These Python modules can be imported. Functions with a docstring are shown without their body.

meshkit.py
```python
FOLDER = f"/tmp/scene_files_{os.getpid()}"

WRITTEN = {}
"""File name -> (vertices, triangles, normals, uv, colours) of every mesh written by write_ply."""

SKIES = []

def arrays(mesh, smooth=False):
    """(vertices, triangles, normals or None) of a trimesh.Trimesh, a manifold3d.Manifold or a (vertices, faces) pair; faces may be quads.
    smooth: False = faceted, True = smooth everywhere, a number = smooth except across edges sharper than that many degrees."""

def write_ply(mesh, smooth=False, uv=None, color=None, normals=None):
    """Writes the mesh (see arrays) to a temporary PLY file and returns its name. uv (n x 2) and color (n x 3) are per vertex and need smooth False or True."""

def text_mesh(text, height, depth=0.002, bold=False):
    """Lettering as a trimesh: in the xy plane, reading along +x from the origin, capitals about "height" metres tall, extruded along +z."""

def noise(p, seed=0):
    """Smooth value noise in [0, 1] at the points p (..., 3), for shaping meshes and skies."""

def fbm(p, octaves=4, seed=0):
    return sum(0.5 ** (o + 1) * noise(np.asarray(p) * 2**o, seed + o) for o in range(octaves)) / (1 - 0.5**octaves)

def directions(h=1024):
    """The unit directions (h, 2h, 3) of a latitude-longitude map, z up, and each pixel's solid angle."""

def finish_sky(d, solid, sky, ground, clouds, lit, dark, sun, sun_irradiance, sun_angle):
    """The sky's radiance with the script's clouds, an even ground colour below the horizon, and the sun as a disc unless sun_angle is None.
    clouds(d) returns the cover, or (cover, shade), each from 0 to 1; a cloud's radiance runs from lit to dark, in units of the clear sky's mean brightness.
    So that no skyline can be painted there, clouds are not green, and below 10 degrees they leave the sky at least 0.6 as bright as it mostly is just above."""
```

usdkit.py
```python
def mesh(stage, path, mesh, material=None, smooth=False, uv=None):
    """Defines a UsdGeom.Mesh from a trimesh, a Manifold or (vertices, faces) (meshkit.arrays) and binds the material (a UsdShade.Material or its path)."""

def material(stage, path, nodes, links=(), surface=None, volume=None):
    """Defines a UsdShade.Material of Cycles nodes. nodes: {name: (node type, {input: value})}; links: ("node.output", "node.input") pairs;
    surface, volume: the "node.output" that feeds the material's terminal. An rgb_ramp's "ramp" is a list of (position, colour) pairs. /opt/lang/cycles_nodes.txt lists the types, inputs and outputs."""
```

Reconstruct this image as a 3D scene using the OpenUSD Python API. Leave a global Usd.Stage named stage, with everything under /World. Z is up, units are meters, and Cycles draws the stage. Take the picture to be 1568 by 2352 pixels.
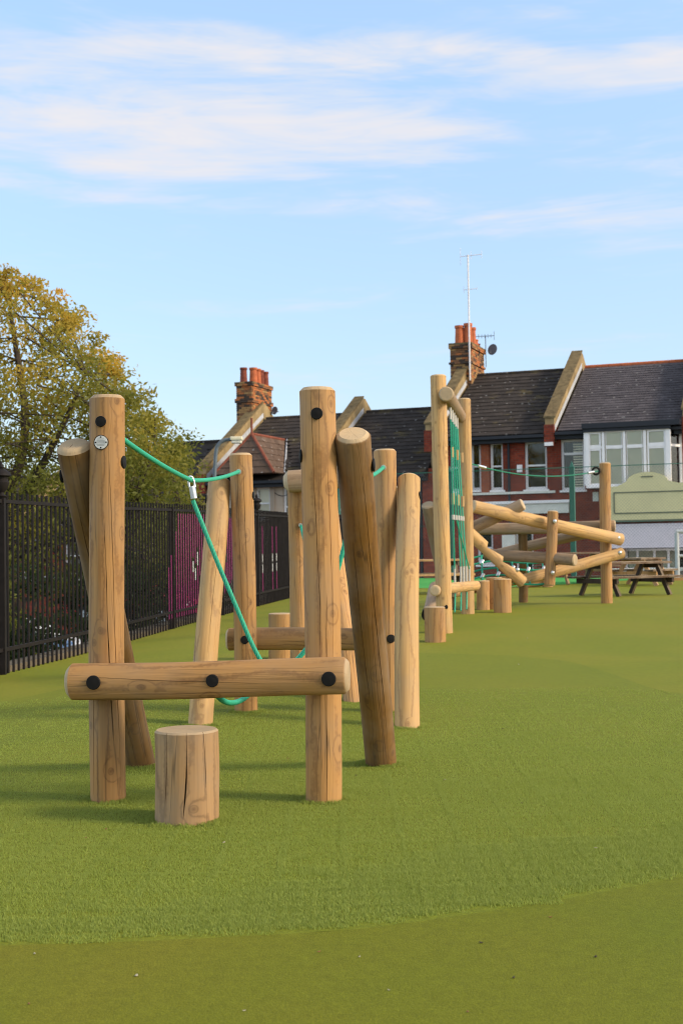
import math, random
import numpy as np, trimesh, usdkit, meshkit
from pxr import Usd, UsdGeom, UsdLux, UsdShade, Gf, Sdf, Vt
from shapely.geometry import Polygon, box as sbox

stage = Usd.Stage.CreateInMemory()
UsdGeom.SetStageUpAxis(stage, 'Z')
UsdGeom.SetStageMetersPerUnit(stage, 1.0)
UsdGeom.Xform.Define(stage, '/World')
UsdGeom.Scope.Define(stage, '/World/Looks')
PI = math.pi

# ------------------------------------------------------------------ camera
FPX = 3000.0                                     # focal length in pixels of a 1568 wide picture
PITCH, ROLL, EYE = math.atan(89 / FPX), 0.015, np.array([0, 0, 1.1])
Fw = np.array([0, math.cos(PITCH), math.sin(PITCH)])
U0 = np.array([0, -math.sin(PITCH), math.cos(PITCH)])
Rt = np.array([1.0, 0, 0]) * math.cos(ROLL) - U0 * math.sin(ROLL)
Up = U0 * math.cos(ROLL) + np.array([1.0, 0, 0]) * math.sin(ROLL)
cam = UsdGeom.Camera.Define(stage, '/World/camera')
cam.AddTransformOp().Set(Gf.Matrix4d(*Rt, 0, *Up, 0, *(-Fw), 0, *EYE, 1))
cam.CreateHorizontalApertureAttr(24.0)
cam.CreateVerticalApertureAttr(36.0)
cam.CreateFocalLengthAttr(24.0 * FPX / 1568)
cam.CreateClippingRangeAttr(Gf.Vec2f(0.1, 5000))
cam.CreateFStopAttr(6.3)
cam.CreateFocusDistanceAttr(5.9)
cam.CreateExposureAttr(1.3)

# ------------------------------------------------------------------ sun and sky
SUN = np.array([0.93, -0.30, 0.0]); SUN /= np.linalg.norm(SUN)
ELEV = math.radians(31)
SUN = SUN * math.cos(ELEV) + np.array([0, 0, math.sin(ELEV)])
sun = UsdLux.DistantLight.Define(stage, '/World/sun')
sun.CreateNormalizeAttr(True); sun.CreateIntensityAttr(0.40); sun.CreateAngleAttr(11.0)
sun.CreateColorAttr(Gf.Vec3f(1.0, 0.87, 0.68))
zx = SUN; xx = np.cross([0, 0, 1], zx); xx /= np.linalg.norm(xx); yx = np.cross(zx, xx)
sun.AddTransformOp().Set(Gf.Matrix4d(*xx, 0, *yx, 0, *zx, 0, 0, 0, 50, 1))

sky_mat = usdkit.material(stage, '/World/Looks/sky_look', {
    'sky': ('sky_texture', {'sky_type': 'single_scattering', 'sun_disc': False, 'sun_elevation': ELEV, 'sun_rotation': math.atan2(SUN[0], SUN[1]), 'air_density': 1.0, 'aerosol_density': 1.2, 'ozone_density': 1.6}),
    'geo': ('geometry', {}), 'xyz': ('separate_xyz', {}),
    'az': ('math', {'math_type': 'arctan2'}), 'azs': ('math', {'math_type': 'multiply', 'value2': 5.2}),
    'el': ('math', {'math_type': 'multiply', 'value2': 34.0}),
    'vec': ('combine_xyz', {'z': 3.1}),
    'n': ('noise_texture', {'scale': 1.0, 'detail': 7.0, 'roughness': 0.58, 'distortion': 0.7}),
    'vec2': ('combine_xyz', {'z': 9.3}), 'el2': ('math', {'math_type': 'multiply', 'value2': 9.0}),
    'n2': ('noise_texture', {'scale': 0.8, 'detail': 3.0, 'roughness': 0.5}),
    'wob': ('math', {'math_type': 'multiply_add', 'value2': 0.07, 'value3': -0.035}),
    'tilt': ('math', {'math_type': 'multiply', 'value2': 0.035}),
    'e2': ('math', {'math_type': 'add'}), 'e3': ('math', {'math_type': 'add'}),
    'band': ('rgb_ramp', {'ramp': [(0.0, (0.1,) * 3), (0.19, (0.08,) * 3), (0.236, (0.12,) * 3), (0.252, (0.62,) * 3), (0.268, (0.26,) * 3), (0.283, (0.85,) * 3),
                                   (0.305, (1.0,) * 3), (0.322, (0.72,) * 3), (0.335, (0.66,) * 3), (0.352, (0.88,) * 3), (0.362, (0.75,) * 3), (0.374, (0.16,) * 3), (0.43, (0.42,) * 3), (0.6, (0.7,) * 3), (1.0, (0.66,) * 3)]}),
    'bw': ('math', {'math_type': 'multiply', 'value2': 0.62}),
    'az3': ('math', {'math_type': 'multiply', 'value2': 13.0}), 'el3': ('math', {'math_type': 'multiply', 'value2': 95.0}), 'vec3': ('combine_xyz', {'z': 5.7}),
    'n3': ('noise_texture', {'scale': 1.0, 'detail': 5.0, 'roughness': 0.6, 'distortion': 1.2}), 'n3m': ('math', {'math_type': 'multiply_add', 'value2': 0.34, 'value3': -0.17}), 'n1m': ('math', {'math_type': 'multiply_add', 'value2': 1.35, 'value3': -0.12}), 'sum2': ('math', {'math_type': 'add'}),
    'azm': ('map_range', {'range_type': 'smoothstep', 'from_min': 0.0, 'from_max': 0.2, 'to_min': 0.0, 'to_max': 0.42, 'clamp': True}),
    'lowb': ('rgb_ramp', {'ramp': [(0.0, (0.0,) * 3), (0.268, (0.0,) * 3), (0.285, (1.0,) * 3), (0.322, (1.0,) * 3), (0.338, (0.0,) * 3), (1.0, (0.0,) * 3)]}),
    'cut': ('math', {'math_type': 'multiply'}), 'bcut': ('math', {'math_type': 'subtract'}),
    'sum': ('math', {'math_type': 'add'}),
    'fac': ('map_range', {'range_type': 'smoothstep', 'from_min': 0.66, 'from_max': 1.36, 'to_min': 0.0, 'to_max': 0.93, 'clamp': True}),
    'tint': ('mix_color', {'blend_type': 'multiply', 'fac': 1.0, 'b': (1.12, 1.06, 0.92), 'use_clamp': False}), 'veil': ('mix_color', {'fac': 0.16, 'b': (2.1, 2.75, 3.3), 'use_clamp': False}),
    'mix': ('mix_color', {'blend_type': 'mix', 'b': (2.38, 2.30, 2.36), 'use_clamp': False}),
    'low': ('rgb_ramp', {'ramp': [(0.0, (0.53, 0.54, 0.64)), (0.12, (0.56, 0.58, 0.69)), (0.25, (0.68, 0.695, 0.77)), (0.38, (0.80, 0.825, 0.88)), (0.6, (0.95, 0.95, 0.95))]}),
    'lm': ('mix_color', {'blend_type': 'multiply', 'fac': 1.0, 'use_clamp': False}),
    'bg': ('background_shader', {'strength': 0.15})},
    [('geo.position', 'xyz.vector'), ('xyz.x', 'az.value1'), ('xyz.y', 'az.value2'), ('az.value', 'azs.value1'), ('xyz.z', 'el.value1'),
     ('azs.value', 'vec.x'), ('el.value', 'vec.y'), ('vec.vector', 'n.vector'), ('xyz.z', 'el2.value1'), ('azs.value', 'vec2.x'), ('el2.value', 'vec2.y'), ('vec2.vector', 'n2.vector'),
     ('n2.fac', 'wob.value1'), ('az.value', 'tilt.value1'), ('xyz.z', 'e2.value1'), ('wob.value', 'e2.value2'), ('e2.value', 'e3.value1'), ('tilt.value', 'e3.value2'), ('e3.value', 'band.fac'),
     ('band.color', 'bw.value1'), ('az.value', 'azm.value'), ('e3.value', 'lowb.fac'), ('azm.result', 'cut.value1'), ('lowb.color', 'cut.value2'), ('bw.value', 'bcut.value1'), ('cut.value', 'bcut.value2'), ('bcut.value', 'sum.value1'), ('n.fac', 'n1m.value1'), ('n1m.value', 'sum.value2'), ('az.value', 'az3.value1'), ('xyz.z', 'el3.value1'), ('az3.value', 'vec3.x'), ('el3.value', 'vec3.y'), ('vec3.vector', 'n3.vector'), ('n3.fac', 'n3m.value1'), ('sum.value', 'sum2.value1'), ('n3m.value', 'sum2.value2'), ('sum2.value', 'fac.value'),
     ('sky.color', 'tint.a'), ('tint.result', 'veil.a'), ('veil.result', 'lm.a'), ('xyz.z', 'low.fac'), ('low.color', 'lm.b'), ('lm.result', 'mix.a'), ('fac.result', 'mix.fac'), ('mix.result', 'bg.color')],
    surface='bg.background')
dome = UsdLux.DomeLight.Define(stage, '/World/sky')
UsdShade.MaterialBindingAPI.Apply(dome.GetPrim()).Bind(sky_mat)
dome.GetPrim().SetCustomDataByKey('kind', 'structure')

# ------------------------------------------------------------------ naming and placing
used = {}
def numbered(parent, name):
    k = used.get((parent, name), 0); used[(parent, name)] = k + 1
    return f'{parent}/{name}' if k == 0 else f'{parent}/{name}_{k:03d}'
def tag(p, label=None, cat=None, group=None, kind=None):
    p = p.GetPrim() if hasattr(p, 'GetPrim') else p
    for k, x in (('label', label), ('category', cat), ('group', group), ('kind', kind)):
        if x: p.SetCustomDataByKey(k, x)
    return p
def thing(name, label, cat, loc=(0, 0, 0), rotz=0.0, group=None):
    x = UsdGeom.Xform.Define(stage, numbered('/World', name))
    x.AddTranslateOp().Set(Gf.Vec3d(*map(float, loc)))
    if rotz: x.AddRotateZOp().Set(math.degrees(rotz))
    tag(x, label, cat, group)
    return x.GetPrim()
def part(parent, name, mesh, mat, smooth=False, m=None, label=None, kind=None):
    """One mesh under parent (a prim, or None for /World). m: a 4x4 matrix that places it."""
    pp = '/World' if parent is None else str(parent.GetPath())
    g = usdkit.mesh(stage, numbered(pp, name), mesh, mat, smooth)
    if m is not None: g.AddTransformOp().Set(Gf.Matrix4d(*np.asarray(m, float).T.ravel()))
    tag(g, label, None, None, kind)
    return g.GetPrim()
def structure(name, mesh, mat, smooth=False, label=None, kind='structure'):
    return tag(part(None, name, mesh, mat, smooth), label, None, None, kind)
def copy_of(src, name, label, loc, rotz=0.0, group=None):
    x = UsdGeom.Xform.Define(stage, numbered('/World', name))
    x.GetPrim().GetReferences().AddInternalReference(src.GetPath())
    x.ClearXformOpOrder()
    x.GetPrim().CreateAttribute('xformOp:translate', Sdf.ValueTypeNames.Double3).Set(Gf.Vec3d(*map(float, loc)))
    ops = ['xformOp:translate']
    if rotz:
        x.GetPrim().CreateAttribute('xformOp:rotateZ', Sdf.ValueTypeNames.Float).Set(math.degrees(rotz)); ops.append('xformOp:rotateZ')
    x.GetPrim().CreateAttribute('xformOpOrder', Sdf.ValueTypeNames.TokenArray).Set(ops)
    tag(x, label, None, group)
    x.GetPrim().SetInstanceable(True)
    return x.GetPrim()

# ------------------------------------------------------------------ mesh helpers
def bx(x0, x1, y0, y1, z0, z1):
    m = trimesh.creation.box((x1 - x0, y1 - y0, z1 - z0)); m.apply_translation(((x0 + x1) / 2, (y0 + y1) / 2, (z0 + z1) / 2)); return m
def cat(ms): return trimesh.util.concatenate(ms)
def frame_to(p0, p1, spin=0.0):
    """4x4 matrix whose z axis runs from p0 to p1."""
    p0, p1 = np.asarray(p0, float), np.asarray(p1, float)
    z = p1 - p0; L = np.linalg.norm(z); z /= L
    a = np.array([0, -1.0, 0]) if abs(z[1]) < 0.9 else np.array([1.0, 0, 0])
    x = a - z * (a @ z); x /= np.linalg.norm(x); y = np.cross(z, x)
    c, s = math.cos(spin), math.sin(spin)
    m = np.eye(4); m[:3, 0] = x * c + y * s; m[:3, 1] = -x * s + y * c; m[:3, 2] = z; m[:3, 3] = p0
    return m, L
def rod(p0, p1, r, n=10):
    m, L = frame_to(p0, p1)
    c = trimesh.creation.cylinder(r, L, sections=n); c.apply_translation((0, 0, L / 2)); c.apply_transform(m); return c
def bar(p0, p1, w, h, spin=0.0):
    m, L = frame_to(p0, p1, spin)
    c = trimesh.creation.box((w, h, L)); c.apply_translation((0, 0, L / 2)); c.apply_transform(m); return c
def lathe(profile, n=20):
    return trimesh.creation.revolve(np.asarray(profile, float), sections=n)
def extrude(poly, d):
    return trimesh.creation.extrude_polygon(poly, d, engine='earcut')
def wall_poly(poly, y0, y1):
    """Polygon in (x, z) extruded from y0 to y1."""
    m = extrude(poly, y1 - y0)
    v = m.vertices.copy(); m.vertices = np.column_stack([v[:, 0], y1 - v[:, 2], v[:, 1]])
    return m
def side_poly(poly, x0, x1):
    """Polygon in (y, z) extruded from x0 to x1."""
    m = extrude(poly, x1 - x0)
    v = m.vertices.copy(); m.vertices = np.column_stack([v[:, 2] + x0, v[:, 0], v[:, 1]])
    return m
def spline(pts, n):
    from scipy.interpolate import CubicSpline
    pts = np.asarray(pts, float)
    t = np.r_[0, np.cumsum(np.linalg.norm(np.diff(pts, axis=0), axis=1))]
    return CubicSpline(t, pts)(np.linspace(0, t[-1], n))
def sag(p0, p1, drop, n=24):
    t = np.linspace(0, 1, n)[:, None]
    p = np.asarray(p0) * (1 - t) + np.asarray(p1) * t
    p[:, 2] -= (4 * drop * t * (1 - t))[:, 0]
    return p
def rope(path, r, lobes=6, turn=105.0, sides=30, amp=0.24, caps=True):
    """A laid rope: lobed section that twists along the path."""
    p = np.asarray(path, float)
    d = np.r_[0, np.cumsum(np.linalg.norm(np.diff(p, axis=0), axis=1))]
    n = max(4, int(d[-1] / (r * 0.55)))
    s = np.linspace(0, d[-1], n)
    p = np.column_stack([np.interp(s, d, p[:, k]) for k in range(3)])
    t = np.gradient(p, axis=0); t /= np.linalg.norm(t, axis=1, keepdims=True)
    a = np.cross(t, [0.31, 0.9, 0.3]); a /= np.linalg.norm(a, axis=1, keepdims=True); b = np.cross(t, a)
    th = np.arange(sides) * 2 * PI / sides
    rr = r * (1 - amp + amp * np.abs(np.cos(lobes / 2 * (th[None] + turn * s[:, None]))) ** 0.6 * 1.2) if lobes else np.full((n, sides), r)
    v = p[:, None] + rr[..., None] * (np.cos(th)[None, :, None] * a[:, None] + np.sin(th)[None, :, None] * b[:, None])
    i, j = np.meshgrid(np.arange(n - 1), np.arange(sides), indexing='ij')
    q = np.stack([i * sides + j, i * sides + (j + 1) % sides, (i + 1) * sides + (j + 1) % sides, (i + 1) * sides + j], -1).reshape(-1, 4)
    f = np.vstack([q[:, [0, 1, 2]], q[:, [0, 2, 3]]])
    v = np.vstack([v.reshape(-1, 3), p[0], p[-1]]); k = n * sides
    j = np.arange(sides)
    f = np.vstack([f, np.column_stack([np.full(sides, k), (j + 1) % sides, j]), np.column_stack([np.full(sides, k + 1), (n - 1) * sides + j, (n - 1) * sides + (j + 1) % sides])])
    return trimesh.Trimesh(v, f, process=False)

def log_mesh(L, r0, r1, seed, cracks=(), n=64, cham=0.016, bend=0.006, step=0.05, notch=()):
    """A turned log along +z from 0 to L with bevelled ends. cracks: (theta0, theta1, z0, z1, half width, depth); local -y... theta 0 is the side that
    frame_to turns towards the viewer's side of the site."""
    rng = np.random.default_rng(seed)
    zs = np.r_[0, cham * 0.5, cham, np.arange(cham + step, L - cham - step * 0.5, step), L - cham, L - cham * 0.5, L]
    sh = np.r_[-cham, -cham * 0.45, 0, np.zeros(len(zs) - 6), 0, -cham * 0.45, -cham]
    th0 = np.arange(n) * 2 * PI / n
    ph = rng.uniform(0, 2 * PI, 4)
    V = []
    for z, s in zip(zs, sh):
        t = z / L
        th = th0.copy(); r = np.full(n, r0 + (r1 - r0) * t)
        P = np.column_stack([np.cos(th0), np.sin(th0), np.full(n, z)])
        r = r * (1 + 0.02 * (meshkit.noise(P * [1.3, 1.3, 2.2] + seed * 7.3, seed) - 0.5) + 0.014 * (meshkit.noise(P * [3, 3, 9] + seed, seed + 5) - 0.5)) + s
        for (a0, a1, z0, z1, hw, dep) in cracks:
            tt = (z - z0) / (z1 - z0)
            am = (a0 + a1) / 2; ac = a0 + (a1 - a0) * min(1, max(0, tt)) + 0.014 * math.sin(z * 7 + seed) + 0.007 * math.sin(z * 19 + seed * 2)
            k = int(round((am % (2 * PI)) / (2 * PI / n))) % n
            dth = (th0 - th0[k] + PI) % (2 * PI) - PI
            fall = np.clip(1 - np.abs(dth) / 0.7, 0, 1)
            th = th + (((ac - th0[k] + PI) % (2 * PI)) - PI) * fall
            g = max(0.0, math.sin(PI * min(1, max(0, tt)))) ** 0.5 if 0 < tt < 1 else 0.0
            w = (0.62 * hw * g * (0.45 + 1.0 * meshkit.noise(np.array([z * 14, seed, 1.0]), 3)) + 0.0006) / max(r0, r1)
            th[(k - 1) % n] = th[k] - w; th[(k + 1) % n] = th[k] + w
            if g > 0: r[k] -= dep * (0.25 + 0.75 * g)
        x, y = r * np.cos(th), r * np.sin(th)
        for (an, zc, hz, d) in notch:                       # sawtooth steps cut on the side facing angle an
            q = (z - zc) / hz
            if 0 <= q <= 1:
                lim = (r0 - d * (1 - q))
                h = x * math.cos(an) + y * math.sin(an); over = np.clip(h - lim, 0, None)
                x = x - over * math.cos(an); y = y - over * math.sin(an)
        x = x + bend * math.sin(PI * t + ph[0]) ; y = y + bend * math.sin(PI * t * 1.4 + ph[1])
        V.append(np.column_stack([x, y, np.full(n, z)]))
    V = np.array(V); m = len(zs)
    caps = []
    for e, zz in ((0, 0), (m - 1, L)):
        c = V[e].mean(0)
        for q in (0.66, 0.33):
            caps.append(c + (V[e] - c) * q + np.column_stack([np.zeros((n, 2)), (rng.random(n) - 0.5) * 0.0016]))
    allv = [V.reshape(-1, 3)] + caps + [V[0].mean(0)[None], V[-1].mean(0)[None]]
    v = np.vstack(allv); o = m * n
    F = []
    def strip(a, b):
        j = np.arange(n); j2 = (j + 1) % n
        F.append(np.column_stack([a + j, a + j2, b + j2])); F.append(np.column_stack([a + j, b + j2, b + j]))
    for i in range(m - 1): strip(i * n, (i + 1) * n)
    strip(o, 0); strip(o + n, o); strip((m - 1) * n, o + 2 * n); strip(o + 2 * n, o + 3 * n)
    j = np.arange(n); j2 = (j + 1) % n; k = o + 4 * n
    F.append(np.column_stack([np.full(n, k), j2 + o + n, j + o + n])); F.append(np.column_stack([np.full(n, k + 1), j + o + 3 * n, j2 + o + 3 * n]))
    return trimesh.Trimesh(v, np.vstack(F), process=False)

def log(parent, name, p0, p1, r, mat, seed, cracks=(), r1=None, spin=0.0, cham=0.016, n=64, label=None, notch=(), step=0.05):
    m, L = frame_to(p0, p1, spin)
    return part(parent, name, log_mesh(L, r, r1 or r, seed, cracks, n, cham, step=step, notch=notch), mat, 40, m, label)

def cap_disc(center, normal, r=0.032, h=0.010):
    """A domed plastic bolt cap sitting on a surface."""
    prof = [(0, 0), (r, 0), (r, h * 0.45), (r * 0.93, h * 0.75), (r * 0.80, h * 0.86), (r * 0.74, h * 0.80), (r * 0.4, h), (0, h)]
    m = lathe(prof[::1], 28); M, _ = frame_to(np.asarray(center), np.asarray(center) + np.asarray(normal, float)); m.apply_transform(M); m.fix_normals(); return m

# ------------------------------------------------------------------ materials
def look(name, nodes, links, surface='p.BSDF'): return usdkit.material(stage, '/World/Looks/' + name, nodes, links, surface)
def plain(name, color, rough=0.6, spec=0.4, metal=0.0, vary=0.12, scale=6.0, bump=0.0):
    c = np.array(color)
    nodes = {'tc': ('texture_coordinate', {}), 'n': ('noise_texture', {'scale': scale, 'detail': 4.0, 'roughness': 0.6}),
             'r': ('rgb_ramp', {'ramp': [(0.25, tuple(c * (1 - vary))), (0.75, tuple(np.minimum(1, c * (1 + vary))))]}),
             'p': ('principled_bsdf', {'roughness': rough, 'specular_ior_level': spec, 'metallic': metal})}
    links = [('tc.object', 'n.vector'), ('n.fac', 'r.fac'), ('r.color', 'p.base_color')]
    if bump:
        nodes['b'] = ('bump', {'strength': bump, 'distance': 0.01}); links += [('n.fac', 'b.height'), ('b.normal', 'p.normal')]
    return look(name, nodes, links)

def wood(name, light, dark, grey=0.0, knots=0.5, contrast=1.0):
    L, D = np.array(light), np.array(dark)
    mid = L * 0.62 + D * 0.38
    nodes = {
        'tc': ('texture_coordinate', {}), 'oi': ('object_info', {}),
        'rx': ('math', {'math_type': 'multiply_add', 'value2': 0.09, 'value3': -0.045}), 'r7': ('math', {'math_type': 'multiply', 'value2': 57.0}),
        'ry': ('math', {'math_type': 'fraction'}), 'ry2': ('math', {'math_type': 'multiply_add', 'value2': 0.08, 'value3': -0.04}),
        'rz': ('math', {'math_type': 'multiply', 'value2': 31.0}),
        'off': ('combine_xyz', {}), 'pos': ('vector_math', {'math_type': 'add'}),
        'sq': ('vector_math', {'math_type': 'multiply', 'vector2': (1.0, 1.0, 0.24)}),
        'warp': ('noise_texture', {'scale': 9.0, 'detail': 2.0, 'roughness': 0.5}),
        'ws': ('vector_math', {'math_type': 'subtract', 'vector2': (0.5, 0.5, 0.5)}), 'wm': ('vector_math', {'math_type': 'multiply', 'vector2': (0.048, 0.048, 0.0)}),
        'p2': ('vector_math', {'math_type': 'add'}),
        'tilt': ('vector_rotate', {'rotate_type': 'y_axis', 'angle': 0.035}),
        'ring': ('wave_texture', {'wave_type': 'rings', 'rings_direction': 'z', 'profile': 'sine', 'scale': 13.0, 'distortion': 1.0, 'detail': 2.0, 'detail_scale': 4.0}),
        'rpow': ('math', {'math_type': 'power', 'value2': 3.2}),
        'rramp': ('rgb_ramp', {'ramp': [(0.0, tuple(L)), (0.45, tuple(L * 0.85 + mid * 0.15)), (0.8, tuple(mid * 0.7 + L * 0.3)), (1.0, tuple(mid * 0.85 + D * 0.15))]}),
        'fsq': ('vector_math', {'math_type': 'multiply', 'vector2': (70.0, 70.0, 1.6)}),
        'fib': ('noise_texture', {'scale': 1.0, 'detail': 5.0, 'roughness': 0.65}),
        'fr': ('map_range', {'from_min': 0.3, 'from_max': 0.7, 'to_min': 0.82, 'to_max': 1.12, 'clamp': True}),
        'm1': ('mix_color', {'blend_type': 'multiply', 'fac': 0.85, 'use_clamp': False}),
        'ssq': ('vector_math', {'math_type': 'multiply', 'vector2': (20.0, 20.0, 0.9)}),
        'str': ('noise_texture', {'scale': 1.0, 'detail': 3.0, 'roughness': 0.6}),
        'sr': ('rgb_ramp', {'ramp': [(0.28, (0.80, 0.72, 0.62)), (0.42, (0.98, 0.97, 0.95)), (0.6, (1.04, 1.03, 1.0)), (0.75, (1.1, 1.06, 0.98))]}),
        'm2': ('mix_color', {'blend_type': 'multiply', 'fac': 0.9 * contrast, 'use_clamp': False}),
        # thin dark checks
        'csq': ('vector_math', {'math_type': 'multiply', 'vector2': (15.0, 15.0, 0.55)}),
        'chk': ('noise_texture', {'scale': 1.0, 'detail': 2.0, 'roughness': 0.4}),
        'ca': ('math', {'math_type': 'subtract', 'value2': 0.5}), 'cb': ('math', {'math_type': 'absolute'}),
        'cr': ('map_range', {'from_min': 0.0, 'from_max': 0.014, 'to_min': 0.42, 'to_max': 1.0, 'clamp': True}),
        'cmask': ('noise_texture', {'scale': 2.6, 'detail': 1.0}), 'cm': ('map_range', {'from_min': 0.44, 'from_max': 0.56, 'to_min': 0.0, 'to_max': 0.85, 'clamp': True}),
        'm3': ('mix_color', {'blend_type': 'multiply', 'use_clamp': False}),
        # knots, laid out round the log's skin
        'ox': ('separate_xyz', {}), 'px': ('separate_xyz', {}), 'at': ('math', {'math_type': 'arctan2'}), 'atr': ('math', {'math_type': 'multiply', 'value2': 0.085}), 'kv': ('combine_xyz', {}), 'kz': ('math', {'math_type': 'multiply', 'value2': 0.8}),
        'vor': ('voronoi_texture', {'dimensions': '2D', 'feature': 'f1', 'scale': 7.4, 'randomness': 1.0}),
        'kfl': ('map_range', {'range_type': 'smoothstep', 'from_min': 0.05, 'from_max': 0.42, 'to_min': 0.018, 'to_max': 0.0, 'clamp': True}), 'kfm': ('math', {'math_type': 'multiply'}), 'kvec': ('combine_xyz', {}), 'p3': ('vector_math', {'math_type': 'add'}),
        'tn': ('separate_xyz', {}), 'tna': ('math', {'math_type': 'absolute'}), 'endm': ('map_range', {'from_min': 0.45, 'from_max': 0.75, 'to_min': 0.0, 'to_max': 0.85, 'clamp': True}),
        'm7': ('mix_color', {'b': (0.50, 0.365, 0.21)}),
        'vc': ('separate_color', {}), 'vsel': ('math', {'math_type': 'less_than', 'value2': knots * 0.55}),
        'kr': ('rgb_ramp', {'ramp': [(0.0, (0.7,) * 3), (0.035, (0.5,) * 3), (0.065, (0.35,) * 3), (0.09, (0.5,) * 3), (0.115, (0.1,) * 3), (0.2, (0.08,) * 3), (0.32, (0.0,) * 3)]}),
        'kf': ('math', {'math_type': 'multiply'}),
        'm4': ('mix_color', {'blend_type': 'mix', 'b': tuple(D * 0.75)}),
        # weathering blotches
        'bl': ('noise_texture', {'scale': 3.2, 'detail': 4.0, 'roughness': 0.6}),
        'blr': ('map_range', {'from_min': 0.38, 'from_max': 0.66, 'to_min': 0.0, 'to_max': 0.32 + grey, 'clamp': True}),
        'm5': ('mix_color', {'blend_type': 'mix', 'b': (0.27, 0.205, 0.14)}),
        'tone': ('map_range', {'from_min': 0.0, 'from_max': 1.0, 'to_min': 0.80, 'to_max': 1.14}), 'r3': ('math', {'math_type': 'multiply', 'value2': 17.3}), 'r3f': ('math', {'math_type': 'fraction'}),
        'm6': ('vector_math', {'math_type': 'scale'}),
        'bsum': ('math', {'math_type': 'multiply_add', 'value2': 0.6}),
        'bump': ('bump', {'strength': 0.35, 'distance': 0.004}),
        'p': ('principled_bsdf', {'roughness': 0.68, 'specular_ior_level': 0.25})}
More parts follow.
